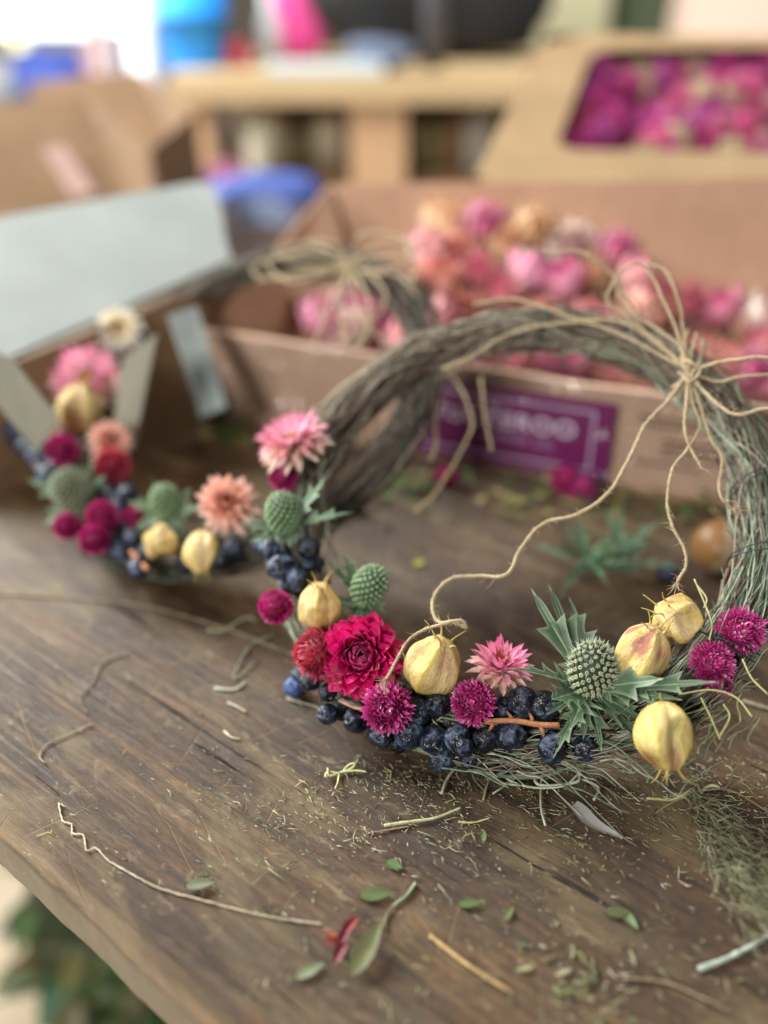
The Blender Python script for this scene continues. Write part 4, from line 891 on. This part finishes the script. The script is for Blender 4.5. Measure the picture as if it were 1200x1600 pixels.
slabpart('front_panel', q, .004, M_CARDBROWN, t, (1.45, 1.5, 1.5))
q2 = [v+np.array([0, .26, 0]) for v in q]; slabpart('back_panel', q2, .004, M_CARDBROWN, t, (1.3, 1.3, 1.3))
slabpart('side_panel', [q[1], q2[1], q2[2], q[2]], .004, M_CARDBROWN, t)
mb = MB(); mb.slab([at_y(66, 232, .985), at_y(100, 226, .985), at_y(150, 300, .965), at_y(112, 306, .965)], .001, S(186, 150, 140)); place('tape', mb.mesh('tape', M_PLAIN, False), t)
mb = MB(); b0_ = at_y(-80, 420, .95); mb.box((b0_[0], .965, 0), (at_y(262, 420, .95)[0]-.01, 1.2, b0_[2]-.003), (.85, .85, .85)); place('lower_carton', mb.mesh('lower_carton', M_CARDBROWN, False), t)

# ------------------------------------------------------------------ bench and clutter at the back
BYY = 1.75; bz = at_y(600, 118, BYY)[2]
t = thing('work_bench', 'pale timber bench at the back with clutter on top and jars on its shelf', 'bench', (0, BYY, FLOOR))
def bb(name, lo, hi, c, parent): mb = MB(); mb.box(lo, hi, c); return place(name, mb.mesh(name, M_PLAIN, False), parent)
xl, xr = at_y(262, 130, BYY)[0], at_y(905, 130, BYY)[0]
bb('bench_top', (xl, BYY, bz-.045), (xr, BYY+.5, bz), S(190, 164, 124), t)
for (x0, x1) in ((270, 326), (545, 635)):
    bb('leg', (at_y(x0, 200, BYY)[0], BYY+.02, FLOOR), (at_y(x1, 200, BYY)[0], BYY+.10, bz-.046), S(196, 158, 122), t)
shz = at_y(400, 285, BYY+.05)[2]
bb('shelf', (xl+.02, BYY+.11, shz-.03), (xr-.02, BYY+.48, shz), S(150, 120, 90), t)
bb('back_panel', (xl+.02, BYY+.49, FLOOR), (xr-.02, BYY+.51, bz-.046), S(104, 88, 72), t)
def lathe(name, label, cat, cx, cy, z0, prof_, c, mat=M_PLAIN, group=None, k=24):
    mb = MB(); mb.grid([[(cx+r*math.cos(a), cy+r*math.sin(a), z0+z) for a in np.arange(k)/k*2*pi] for r, z in prof_], c, wrap=True)
    o = place(name, mb.mesh(name, mat)); tag(o, label, cat, group); return o
def at_shelf(px, Y): return at_y(px, 200, Y)[0]
Yc = BYY+.2
for nm, lb, px0, px1, top, c in (('candle', 'cream pillar candle standing on the bench shelf', 382, 442, 172, S(214, 212, 190)), ('glass_jar', 'dark jar on the bench shelf beside the cream candle', 330, 372, 190, S(98, 88, 82)), ('glass_jar', 'olive glass jar on the bench shelf, right of the cream candle', 452, 486, 205, S(110, 104, 70)),
                               ('candle', 'ivory candle at the right end of the bench shelf', 490, 540, 180, S(196, 186, 160)), ('glass_jar', 'pale green jar between the bench legs', 636, 690, 190, S(182, 178, 140)), ('tin', 'rusty brown tin behind the jars on the bench shelf', 690, 730, 178, S(130, 96, 60)), ('glass_jar', 'grey glass jar by the tan window box', 722, 775, 160, S(176, 170, 160))):
    xa, xb = at_shelf(px0, Yc), at_shelf(px1, Yc); r = (xb-xa)/2; h = at_y((px0+px1)/2, top, Yc)[2]-shz
    lathe(nm, lb, cat=nm.replace('_', ' '), cx=(xa+xb)/2, cy=Yc, z0=shz, prof_=[(.001, 0), (r*.96, 0), (r, .01), (r, h*.8), (r*.85, h*.9), (r*.8, h*.98), (r*.7, h), (.001, h)], c=c)
# blue tub
xa, xb = at_y(248, 60, BYY+.16)[0], at_y(356, 60, BYY+.16)[0]; r = (xb-xa)/2; ht = at_y(300, -30, BYY+.16)[2]-bz
lathe('tub', 'bright blue plastic tub on the left end of the bench', 'tub', (xa+xb)/2, BYY+.16, bz, [(.001, 0), (r*.84, 0), (r*.86, .01), (r, ht*.6), (r*1.04, ht*.6), (r*1.05, ht*.66), (r*.99, ht*.66), (r*.99, ht), (.001, ht)], S(20, 140, 232))
def blob(name, label, cat, px0, px1, pyt, pyb, Y, c, seed, flat=.6, mat=M_CLOTH, zbase=None):
    p0 = at_y(px0, pyb, Y); p1 = at_y(px1, pyt, Y); cx = (p0[0]+p1[0])/2; zb = p0[2] if zbase is None else zbase; h = p1[2]-zb; wx = (p1[0]-p0[0])/2
    r_ = np.random.default_rng(seed); ks = r_.normal(0, 1, (8, 3))*3; phs = r_.uniform(0, 6.28, 8)
    def fn(D):
        y = np.ones(D.shape[:2])
        for kk, p_ in zip(ks, phs): y = y+.05*np.sin(D@kk+p_)
        return y
    mb = MB(); mb.sphere((cx, Y, zb+h/2), (wx, wx*flat, h/2*1.02), c, 22, 30, fn); V = mb.v[0]; cc_ = np.array([cx, Y, zb+h/2]); E_ = (V-cc_)/np.array([wx, wx*flat, h/2]); q_ = np.linalg.norm(E_, axis=1)[:, None]; m_ = np.abs(E_).max(1)[:, None]+1e-9; V[:] = cc_+(V-cc_)*(q_/m_)**.55; V[:, 2] = np.maximum(V[:, 2], zb)
    o = place(name, mb.mesh(name, mat)); tag(o, label, cat); return o
blob('cloth_bag', 'dark red cloth bag beside the blue tub on the bench', 'bag', 350, 388, 62, 112, BYY+.14, S(150, 50, 70), 1, zbase=bz)
xa = at_y(405, 60, BYY+.2)[0]; xb = at_y(440, 60, BYY+.2)[0]; r = (xb-xa)/2; ht = at_y(420, -20, BYY+.2)[2]-bz
lathe('bottle', 'pale grey bottle on the bench between red and pink cloth', 'bottle', (xa+xb)/2, BYY+.2, bz, [(.001, 0), (r, 0), (r, ht*.55), (r*.5, ht*.7), (r*.4, ht), (.001, ht)], S(186, 190, 196))
blob('cloth_bundle', 'bright pink cloth bundle on the bench', 'cloth', 430, 502, -60, 92, BYY+.3, S(214, 70, 140), 2, zbase=bz)
blob('coat', 'black coat heaped on the bench', 'coat', 500, 872, -110, 116, BYY+.3, S(18, 20, 24), 3, .4, zbase=bz)
blob('grey_cloth', 'blue grey cloth in front of the black coat on the bench', 'cloth', 545, 640, 60, 108, BYY+.08, S(92, 102, 124), 4, zbase=bz)
lathe('lamp_cap', 'small grey metal cap lying on the black coat', 'cap', at_y(682, 26, BYY+.06)[0], BYY+.10, bz, [(.001, 0), (.02, 0), (.022, .12), (.03, .15), (.028, .19), (.001, .2)], S(74, 74, 78))
mb = MB(); q = [at_y(415, 96, BYY+.02), at_y(600, 96, BYY+.02)]; mb.box((q[0][0], BYY+.01, bz+.0005), (q[1][0], BYY+.07, bz+.016), S(186, 200, 204)); o = place('paper_stack', mb.mesh('paper_stack', M_PLAIN, False)); tag(o, 'pale blue paper stack along the front of the bench', 'paper')
# crumpled blue and pink bag in front of the bench
stool_z = at_y(410, 400, 1.15)[2]
mb = MB(); xs_ = (at_y(322, 380, 1.15)[0], at_y(520, 380, 1.15)[0]); mb.box((xs_[0], 1.24, FLOOR), (xs_[1], 1.5, at_y(400, 300, 1.3)[2]-.12), S(130, 100, 78)); o = place('stool', mb.mesh('stool', M_PLAIN, False)); tag(o, 'low brown box stool under the blue plastic bag', 'stool')
zz = at_y(400, 300, 1.3)[2]-.12
blob('plastic_bag', 'crumpled blue plastic bag behind the left wreath', 'bag', 335, 500, 280, 420, 1.34, S(54, 78, 150), 6, .5, M_PLAIN, zbase=zz)
blob('plastic_bag', 'crumpled pale blue and white plastic bag in front of the blue one', 'bag', 372, 468, 322, 430, 1.21, S(120, 134, 166), 7, .4, M_PLAIN, zbase=zz-.02)
blob('cloth_bundle', 'pink cloth bundle peeping over the blue plastic bag', 'cloth', 318, 392, 262, 330, 1.42, S(150, 84, 116), 8, .5, zbase=zz)
# items at the far left under the window
wb = at_y(100, 160, 2.6)[2]
mb = MB(); zt = at_y(100, 168, 2.6)[2]; mb.box((at_y(-60, 160, 2.6)[0], 2.6, FLOOR), (at_y(208, 160, 2.6)[0], 3.1, zt), S(150, 140, 130)); o = place('side_table', mb.mesh('side_table', M_PLAIN, False)); tag(o, 'grey side table below the bright window', 'table')
blob('blue_bag', 'violet blue bag on the side table below the window', 'bag', 38, 128, 78, 168, 2.72, S(76, 100, 190), 9, .6, zbase=zt)
blob('towel', 'grey white towel on the side table, left of the violet bag', 'towel', -40, 34, 88, 168, 2.72, S(176, 180, 184), 10, .6, zbase=zt)
blob('cushion', 'pinkish peach cushion on the side table, right of the violet bag', 'cushion', 122, 176, 80, 170, 2.75, S(206, 160, 150), 11, .6, zbase=zt)
lathe('light_bulb', 'small yellow lit bulb under the window', 'bulb', at_y(28, 58, 2.9)[0], 2.9, zt, [(.001, 0), (.03, 0), (.02, .1), (.02, .22), (.04, .25), (.045, .28), (.03, .31), (.001, .32)], (1, .9, .3), mat_emit('yellow_glow', (1, .93, .4), 2.0))
for (x0, x1, yt, Y, c, nm, lb) in ((150, 176, 40, 2.2, S(150, 130, 130), 'rolled_paper', 'greyish rolled paper standing by the window'), (176, 206, 50, 2.1, S(120, 110, 116), 'rolled_paper', 'dark grey rolled paper standing left of the white one'), (206, 262, -40, 2.0, S(214, 220, 226), 'rolled_paper', 'wide white paper roll standing beside the blue tub')):
    xa, xb = at_y(x0, 120, Y)[0], at_y(x1, 120, Y)[0]; r = (xb-xa)/2; h = at_y(x0, yt, Y)[2]-FLOOR
    lathe(nm, lb, 'paper roll', (xa+xb)/2, Y, FLOOR, [(.001, 0), (r, 0), (r, h), (r*.8, h+.002), (r*.75, h-.04), (.001, h-.05)], c)
# things above the window box on the right
for (x0, y0, x1, y1, Y, c, nm, lb, cat) in ((800, -60, 960, 60, 2.9, S(188, 184, 150), 'storage_box', 'pale olive storage box in the background behind the coat', 'box'), (985, -60, 1080, 70, 2.8, S(62, 74, 54), 'storage_box', 'dark green storage box in the background', 'box'), (1086, -60, 1300, 80, 2.6, S(244, 214, 196), 'storage_box', 'peach white storage box in the upper right background', 'box'), (940, -60, 990, 80, 3.0, S(196, 188, 160), 'storage_box', 'narrow beige storage box left of the dark green one', 'box')):
    boxpx(nm, lb, cat, x0, y0, x1, y1, Y, .3, c, base=FLOOR)
# ------------------------------------------------------------------ things lying on the table
# leafy thistle sprig lying behind the front wreath
t = thing('thistle_sprig', 'loose green spiny thistle sprig lying on the table inside the front wreath', 'sprig', tuple(at_z(945, 880)))
p = at_z(945, 868, .014); cS = S(96, 140, 104)
o = place('head', TH_GREEN, t, frame(p, nrm([.1, -.2, 1]), .008))
for k in range(30):
    a = k*2.4; mb = MB(); d = np.array([math.cos(a)*1.1+.3, math.sin(a)*.8, random.uniform(-.05, .9)])
    spiny_leaf(mb, p*0, d, (0, 0, 1), random.uniform(.014, .040), random.uniform(.0022, .0048), cS*random.uniform(.4, .9), 4, random.uniform(0, .3), k)
    place('leaf', mb.mesh('leaf', M_LEAF), t, Matrix.Translation(Vector(p+np.array([random.uniform(-.02, .012), random.uniform(-.008, .008), -.004]))))
# orange dried pod with a pale band
t = thing('dried_orange_pod', 'round orange dried pod with a pale band, beside the ring of the front wreath', 'pod', tuple(at_z(1125, 900)))
p = at_z(1120, 888, .0); p[2] = .0155; mb = MB(); r_ = .0155; a_, b_ = 20, 28; G = np.zeros((a_+1, b_, 3)); C = np.zeros_like(G)
axx = nrm([.9, -.1, -.25])
for i in range(a_+1):
    for j in range(b_):
        th, ph = pi*i/a_, 2*pi*j/b_; D = np.array([math.sin(th)*math.cos(ph), math.sin(th)*math.sin(ph), math.cos(th)]); G[i, j] = D*r_*(1+.02*math.sin(5*ph)*math.sin(th)); G[i, j, 0] *= 1.1
        C[i, j] = S(146, 104, 60) if abs(D@axx+.08) > .22 else S(160, 140, 112)
mb.grid(G, C, wrap=True); place('body', mb.mesh('body', M_PETAL), t, Matrix.Translation(Vector(p)))
mb = MB(); mb.tube(catmull([p+np.array([-.004, .0, .015]), p+np.array([-.006, -.004, .022]), p+np.array([-.012, -.002, .026])], 4), .0006, S(176, 160, 110), 5); place('stalk', mb.mesh('stalk', M_TWIG), t)
# scattered globe heads and berries
for (px, py, r, me, lb) in ((880, 768, .011, GL_MAG, 'magenta globe amaranth head lying against the foot of the labelled tray'), (905, 778, .009, GL_PUR[1], 'small purple globe amaranth head lying right of the one against the tray'), (697, 760, .0085, GL_MAG, 'small magenta globe amaranth head on the table below the label')):
    p = at_z(px, py, 0); p[2] = r*.8; o = place('globe_amaranth_head', me, None, frame(p, nrm([.2, -.4, 1]), r)); tag(o, lb, 'flower')
for (px, py, r, lb) in ((460, 1084, .0048, 'single light blue berry lying on the table left of the garland'), (558, 802, .0045, 'small dark berry on the table inside the front wreath'), (1040, 905, .006, 'dark berry in shade beside the orange pod')):
    p = at_z(px, py, 0); p[2] = r*.9; o = place('berry', BERRIES[0] if px != 460 else berry('light_berry', 59, 1., .03), None, frame(p, nrm([-.1, -.6, .9]), r)); tag(o, lb, 'berry')
    if px == 460:
        m2 = M_BERRY.copy(); m2.name = 'light_berry_skin'
        for nd in m2.node_tree.nodes:
            if nd.type == 'VALTORGB' and len(nd.color_ramp.elements) == 4:
                for e, c in zip(nd.color_ramp.elements, (S(60, 82, 128), S(84, 112, 168), S(112, 140, 190), S(170, 190, 220))): e.color = (*c, 1)
        o.data.materials.clear(); o.data.materials.append(m2)
# single leaves
def lie_leaf(px, py, ang, L_, W_l, c, lb, lift=.0012, curl=-.03, name='fallen_leaf', cat='leaf', fold=.25):
    p = at_z(px, py, lift); mb = MB(); d = np.array([math.cos(ang), math.sin(ang), .03]); leaf_mesh(mb, -d*L_/2, d, (0, 0, 1), L_, W_l, c, curl, 12, fold)
    mb.tube([-d*L_/2, -d*L_*.62+np.array([0, 0, .0004])], [.0003, .00025], np.asarray(c)*1.1, 5)
    o = place(name, mb.mesh(name, M_LEAF), None, Matrix.Translation(Vector(p))); tag(o, lb, cat); return o
lie_leaf(573, 1484, 1.05, .0215, .0038, S(84, 86, 42), 'olive green leaf beside the red petals near the table front', .0035, -.08)
lie_leaf(588, 1398, .05, .0125, .0030, S(80, 94, 50), 'small dark green leaf above the olive leaf')
lie_leaf(313, 1382, .12, .0110, .0024, S(100, 106, 80), 'grey green leaf beside the long pale thread', .002)
lie_leaf(485, 1516, .5, .011, .0022, S(112, 120, 88), 'faded blurred leaf left of the olive leaf')
lie_leaf(616, 1352, -.5, .007, .0022, S(80, 104, 60), 'tiny green leaf at the top of the small sprig')
lie_leaf(756, 1306, 1.4, .0055, .0011, S(110, 134, 84), 'tiny upright green leaf right of the straw stalks')
lie_leaf(655, 880, .4, .007, .0022, S(170, 176, 70), 'yellow green leaf scrap on the table behind the thistle')
lie_leaf(735, 1412, .1, .009, .0018, S(84, 98, 56), 'dull green leaf scrap in the lower middle of the table')
lie_leaf(984, 1437, -1.1, .009, .0018, S(112, 130, 96), 'grey green leaf scrap in the lower right of the table')
lie_leaf(966, 1426, .05, .009, .0024, S(80, 84, 48), 'dark olive leaf scrap in the lower right of the table')
# red dried petals
t = thing('dried_petals', 'cluster of dark red and orange dried petals beside the olive leaf', 'petals', tuple(at_z(535, 1475)))
for (px, py, ang, L_, c) in ((540, 1466, 1.0, .012, S(112, 32, 38)), (533, 1490, 1.15, .012, S(118, 34, 50)), (520, 1472, 2.3, .010, S(150, 74, 40)), (548, 1452, .9, .009, S(140, 40, 50)), (526, 1480, .1, .009, S(120, 40, 44))):
    mb = MB(); d = np.array([math.cos(ang), math.sin(ang), .12]); leaf_mesh(mb, -d*L_/2+np.array([0, 0, .003]), d, (0.3, .2, 1), L_, .0018, c, .12, 9, .6); place('petal', mb.mesh('petal', M_LEAF), t, Matrix.Translation(Vector(at_z(px, py, .0012))))
# thin stalks, threads and straws: each one a thing of its own
def strand(pts, r, c, name, lb, cat, z=.0012, jit=0, k=6, group=None, zs=None):
    P = [at_z(x, y, z if zs is None else zs[i]) for i, (x, y) in enumerate(pts)]; Q = catmull(P, 10)
    if jit: Q[:, :2] += rng.normal(0, jit, (len(Q), 2))
    mb = MB(); mb.tube(Q, np.linspace(1, .7, len(Q))*r*(1+.12*rng.normal(0, 1, len(Q))), c, k); o = place(name, mb.mesh(name, M_TWIG)); tag(o, lb, cat, group); return o
strand([(92, 1255), (98, 1282), (112, 1288), (113, 1302), (130, 1305), (136, 1328), (150, 1325), (170, 1345), (205, 1365), (250, 1388), (300, 1402), (360, 1418), (430, 1434), (505, 1443)], .0004, S(190, 176, 150), 'thread', 'long pale zigzag thread along the table near its front edge', 'thread', .0009, .00012)
strand([(-20, 928), (60, 930), (160, 938), (240, 950), (330, 975), (400, 1000), (500, 1040)], .0006, S(150, 134, 108), 'dry_stalk', 'long blurred dry stalk crossing the table at the left', 'stalk', .0013)
strand([(200, 1020), (160, 1035), (145, 1065), (125, 1090), (135, 1115)], .0004, S(140, 126, 102), 'dry_stalk', 'curved dry root in the blurred left middle of the table', 'stalk', .001, .0002)
strand([(145, 1130), (100, 1150), (70, 1165), (62, 1182), (70, 1192)], .00036, S(160, 150, 128), 'dry_stalk', 'curved pale stalk on the left of the table below the root', 'stalk', .001)
strand([(325, 985), (350, 985), (385, 965), (400, 970)], .0008, S(150, 150, 120), 'dry_stalk', 'green grey stalk left of the magenta flower', 'stalk', .0012)
strand([(430, 990), (390, 1010), (365, 1060), (400, 1035)], .0005, S(140, 140, 112), 'dry_stalk', 'thin looped stalk left of the red globe flower', 'stalk', .0012)
strand([(600, 1290), (640, 1284), (680, 1278), (720, 1262)], .00075, S(168, 172, 128), 'dry_stalk', 'pale straw stalk below the berries', 'stalk', .0014)
strand([(575, 1302), (610, 1296), (640, 1291)], .0004, S(150, 120, 100), 'dry_stalk', 'thin brown stalk under the pale straw stalk', 'stalk', .0009)
strand([(716, 1284), (740, 1285), (765, 1278)], .00045, S(190, 182, 120), 'dry_stalk', 'yellow bent stalk with a curled end right of the straw stalk', 'stalk', .0012)
strand([(672, 1462), (720, 1500), (765, 1530), (802, 1552)], .0008, S(176, 146, 98), 'straw', 'golden straw lying in the lower middle of the table', 'straw', .0012)
strand([(1092, 1514), (1130, 1500), (1170, 1480), (1200, 1462)], .0011, S(164, 176, 160), 'dry_stalk', 'pale grey green stalk in the lower right corner', 'stalk', .0013)
strand([(975, 1528), (1040, 1535), (1100, 1560), (1140, 1580)], .0007, S(130, 112, 90), 'dry_stalk', 'thin brown stalk at the lower right', 'stalk', .001)
strand([(1090, 1235), (1140, 1235), (1190, 1262), (1230, 1290)], .0006, S(112, 90, 66), 'dry_stalk', 'thin arched brown stalk above the moss at the right', 'stalk', .001)
strand([(1095, 1238), (1110, 1228), (1124, 1230)], .0008, S(182, 180, 150), 'straw', 'short pale chip above the moss at the right', 'straw', .0012)
strand([(640, 1395), (625, 1408), (605, 1428), (600, 1450)], .0005, S(128, 120, 98), 'dry_stalk', 'short grey stalk above the olive leaf', 'stalk', .001)
strand([(650, 1380), (635, 1400), (618, 1412)], .0008, S(130, 140, 110), 'dry_stalk', 'green grey twig beside the dark green leaf', 'stalk', .001)
strand([(755, 1250), (762, 1225), (772, 1205)], .0006, S(140, 132, 96), 'dry_stalk', 'short stalk hanging under the trailing stems', 'stalk', .0012)
strand([(335, 1075), (365, 1077), (384, 1066)], .0006, S(196, 200, 176), 'straw', 'pale curved sliver left of the light blue berry', 'straw', .001)
strand([(350, 1142), (362, 1152), (374, 1154)], .0006, S(196, 188, 164), 'straw', 'short pale curved sliver below the first one', 'straw', .001)
strand([(356, 1098), (370, 1104), (384, 1112)], .0006, S(196, 188, 164), 'straw', 'short pale straight sliver between the two curved ones', 'straw', .001)
strand([(470, 1095), (448, 1092), (490, 1103), (500, 1110)], .0006, S(150, 148, 126), 'dry_stalk', 'grey stalk beside the light blue berry', 'stalk', .0012)
strand([(1160, 1095), (1190, 1104), (1215, 1110)], .0009, S(170, 160, 136), 'straw', 'pale flat chip at the right edge under the wreath', 'straw', .0012)
strand([(1180, 860), (1140, 868), (1060, 850), (1000, 838)], .0006, S(140, 120, 92), 'dry_stalk', 'dry stalk behind the orange pod', 'stalk', .0012)
# yellow green star sprig near the berries
t = thing('dry_sprig', 'tiny yellow green forked sprig on the table below the magenta flower', 'sprig', tuple(at_z(545, 1205)))
for pts in ([(535, 1205), (515, 1212), (512, 1200)], [(530, 1207), (550, 1200), (560, 1186)], [(530, 1207), (555, 1204), (573, 1206)], [(530, 1208), (528, 1222), (524, 1232)], [(535, 1206), (545, 1195), (556, 1192)], [(530, 1208), (512, 1206), (508, 1214)]):
    mb = MB(); mb.tube(catmull([at_z(x, y, .0012+.001*i) for i, (x, y) in enumerate(pts)], 5), .0004, S(196, 196, 136), 5); place('blade', mb.mesh('blade', M_TWIG), t)
# translucent pale husk
t_p = [(895, 1258), (915, 1278), (940, 1296), (972, 1312)]
mb = MB(); P = np.array([at_z(x, y, .0016) for x, y in t_p]); Q = catmull(P, 8); rows = []
for i, q in enumerate(Q):
    v = i/(len(Q)-1); wv = .0042*math.sin(pi*min(1, v*.9+.12))**.6*(1-.55*v); s__ = nrm(np.cross(Q[min(i+1, len(Q)-1)]-Q[max(i-1, 0)], [0, 0, 1])); rows.append([q+s__*u*wv+np.array([0, 0, .0012*(u*u)+.0004*math.sin(9*v)]) for u in np.linspace(-1, 1, 7)])
mb.grid(np.array(rows), S(176, 172, 166)); m, nt, b_, out = newmat('husk'); b_.inputs['Base Color'].default_value = (*S(170, 168, 164), 1); b_.inputs['Roughness'].default_value = .35; b_.inputs['Alpha'].default_value = .6
o = place('seed_husk', mb.mesh('seed_husk', m)); tag(o, 'translucent pale grey husk on the dark table below the seed pod', 'husk')
# moss like tuft at the right
mb = MB(); r_ = np.random.default_rng(33)
for k in range(900):
    v = r_.uniform(0, 1)**.9; cx_ = 1085+v*130; cy_ = 1235+v*190; wd_ = 18+55*v; px, py = cx_+r_.normal(0, .5)*wd_, cy_+r_.normal(0, .35)*wd_; z_ = abs(r_.normal(0, .006))*(.5+v); p = at_z(px, py, z_+.0008)
    d = nrm(r_.normal(0, 1, 3)+np.array([.8, -1.0, 0])*1.2); d[2] *= .5; l = r_.uniform(.004, .014); q1 = p+d*l*.5; q2 = p+d*l+r_.normal(0, .0015, 3)
    for q in (q1, q2): q[2] = max(q[2], .0006)
    mb.tube([p, q1, q2], [.00022, .00018, .00008], [S(128, 122, 92), S(108, 112, 78), S(150, 146, 118), S(96, 88, 64)][r_.integers(0, 4)]*r_.uniform(.7, 1.1), 4, False)
o = place('moss_tuft', mb.mesh('moss_tuft', M_TWIG)); tag(o, 'dry grey green moss tuft on the table at the lower right', 'moss', kind='stuff')
# fine plant litter
mb = MB(); r_ = np.random.default_rng(44); cols = [S(190, 186, 150), S(172, 176, 132), S(206, 200, 176), S(140, 150, 104), S(120, 92, 64), S(196, 188, 110), S(56, 40, 28)]
def bit(px, py):
    p = at_z(px, py, r_.uniform(.0003, .0012)); a = r_.uniform(0, 6.28) if r_.random() < .45 else r_.normal(-.6, .4); l = r_.exponential(.0015)+.0003; l = min(l, .009); bend = r_.normal(0, .5)
    q1 = p+np.array([math.cos(a), math.sin(a), r_.uniform(-.02, .25)])*l*.5; q2 = q1+np.array([math.cos(a+bend), math.sin(a+bend), r_.uniform(-.2, .2)])*l*.5
    for q in (q1, q2): q[2] = max(q[2], .0003)
    rr = r_.uniform(.00007, .00022)*(1.5 if r_.random() < .12 else 1); mb.tube([p, q1, q2], [rr*.8, rr, rr*.5], cols[r_.choice(7, p=[.2, .2, .16, .16, .14, .05, .09])]*r_.uniform(.7, 1.05), 4)
clumps = [(r_.normal(780, 220), 1190+abs(r_.normal(0, 90)), r_.uniform(8, 34)) for _ in range(60)]
for k in range(1700):
    if k % 3: cl = clumps[r_.integers(0, 60)]; x = r_.normal(cl[0], cl[2]); y = max(1165, r_.normal(cl[1], cl[2]*.6))
    else: x = r_.normal(780, 220); y = 1180+abs(r_.normal(0, 110))
    
    if 300 < x < 1290: bit(x, y)
for k in range(420): bit(r_.uniform(380, 1200), r_.uniform(1180, 1600))
for k in range(200): bit(r_.uniform(0, 480), r_.uniform(980, 1400))
for k in range(260): bit(r_.uniform(420, 1100), r_.uniform(820, 1080))
for k in range(120): bit(r_.normal(930, 60), r_.normal(1540, 35))
for k in range(200): bit(r_.uniform(1000, 1240), r_.uniform(1180, 1320))
o = place('plant_litter', mb.mesh('plant_litter', M_CHAFF)); tag(o, 'fine green and straw coloured plant litter scattered on the table', 'litter', kind='stuff')
# leafy clippings in front of the tray
mb = MB()
for k in range(170):
    px = r_.choice([r_.normal(640, 45), r_.normal(850, 60), r_.normal(350, 35), r_.normal(1000, 70)]); py = 760+r_.normal(0, 16)+(px-600)*.06-(30 if px < 450 else 0)-(50 if px < 400 else 0)
    p = at_z(px, py, .001+abs(r_.normal(0, .003))); a = r_.uniform(0, 6.28); leaf_mesh(mb, p, (math.cos(a), math.sin(a), r_.uniform(0, .5)), (0, 0, 1), r_.uniform(.006, .018), r_.uniform(.001, .003), [S(70, 96, 50), S(96, 116, 60), S(120, 110, 60), S(50, 66, 44), S(150, 140, 90)][r_.integers(0, 5)], .1, 5)
o = place('leaf_clippings', mb.mesh('leaf_clippings', M_LEAF)); tag(o, 'small green leaf clippings strewn along the foot of the tray', 'clippings', kind='stuff')
# blurred litter in the lower right foreground
mb = MB()
for k in range(24):
    px, py = r_.normal(930, 60), r_.normal(1530, 45); p = at_z(px, py, .001); a = r_.uniform(0, 6.28); leaf_mesh(mb, p, (math.cos(a), math.sin(a), r_.uniform(0, .4)), (0, 0, 1), r_.uniform(.003, .008), r_.uniform(.0006, .0014), [S(96, 104, 66), S(140, 138, 104), S(100, 92, 60)][r_.integers(0, 3)], .1, 5)
o = place('leaf_clippings', mb.mesh('leaf_clippings_front', M_LEAF)); tag(o, 'blurred grey green leaf clippings in the lower right foreground', 'clippings', kind='stuff')
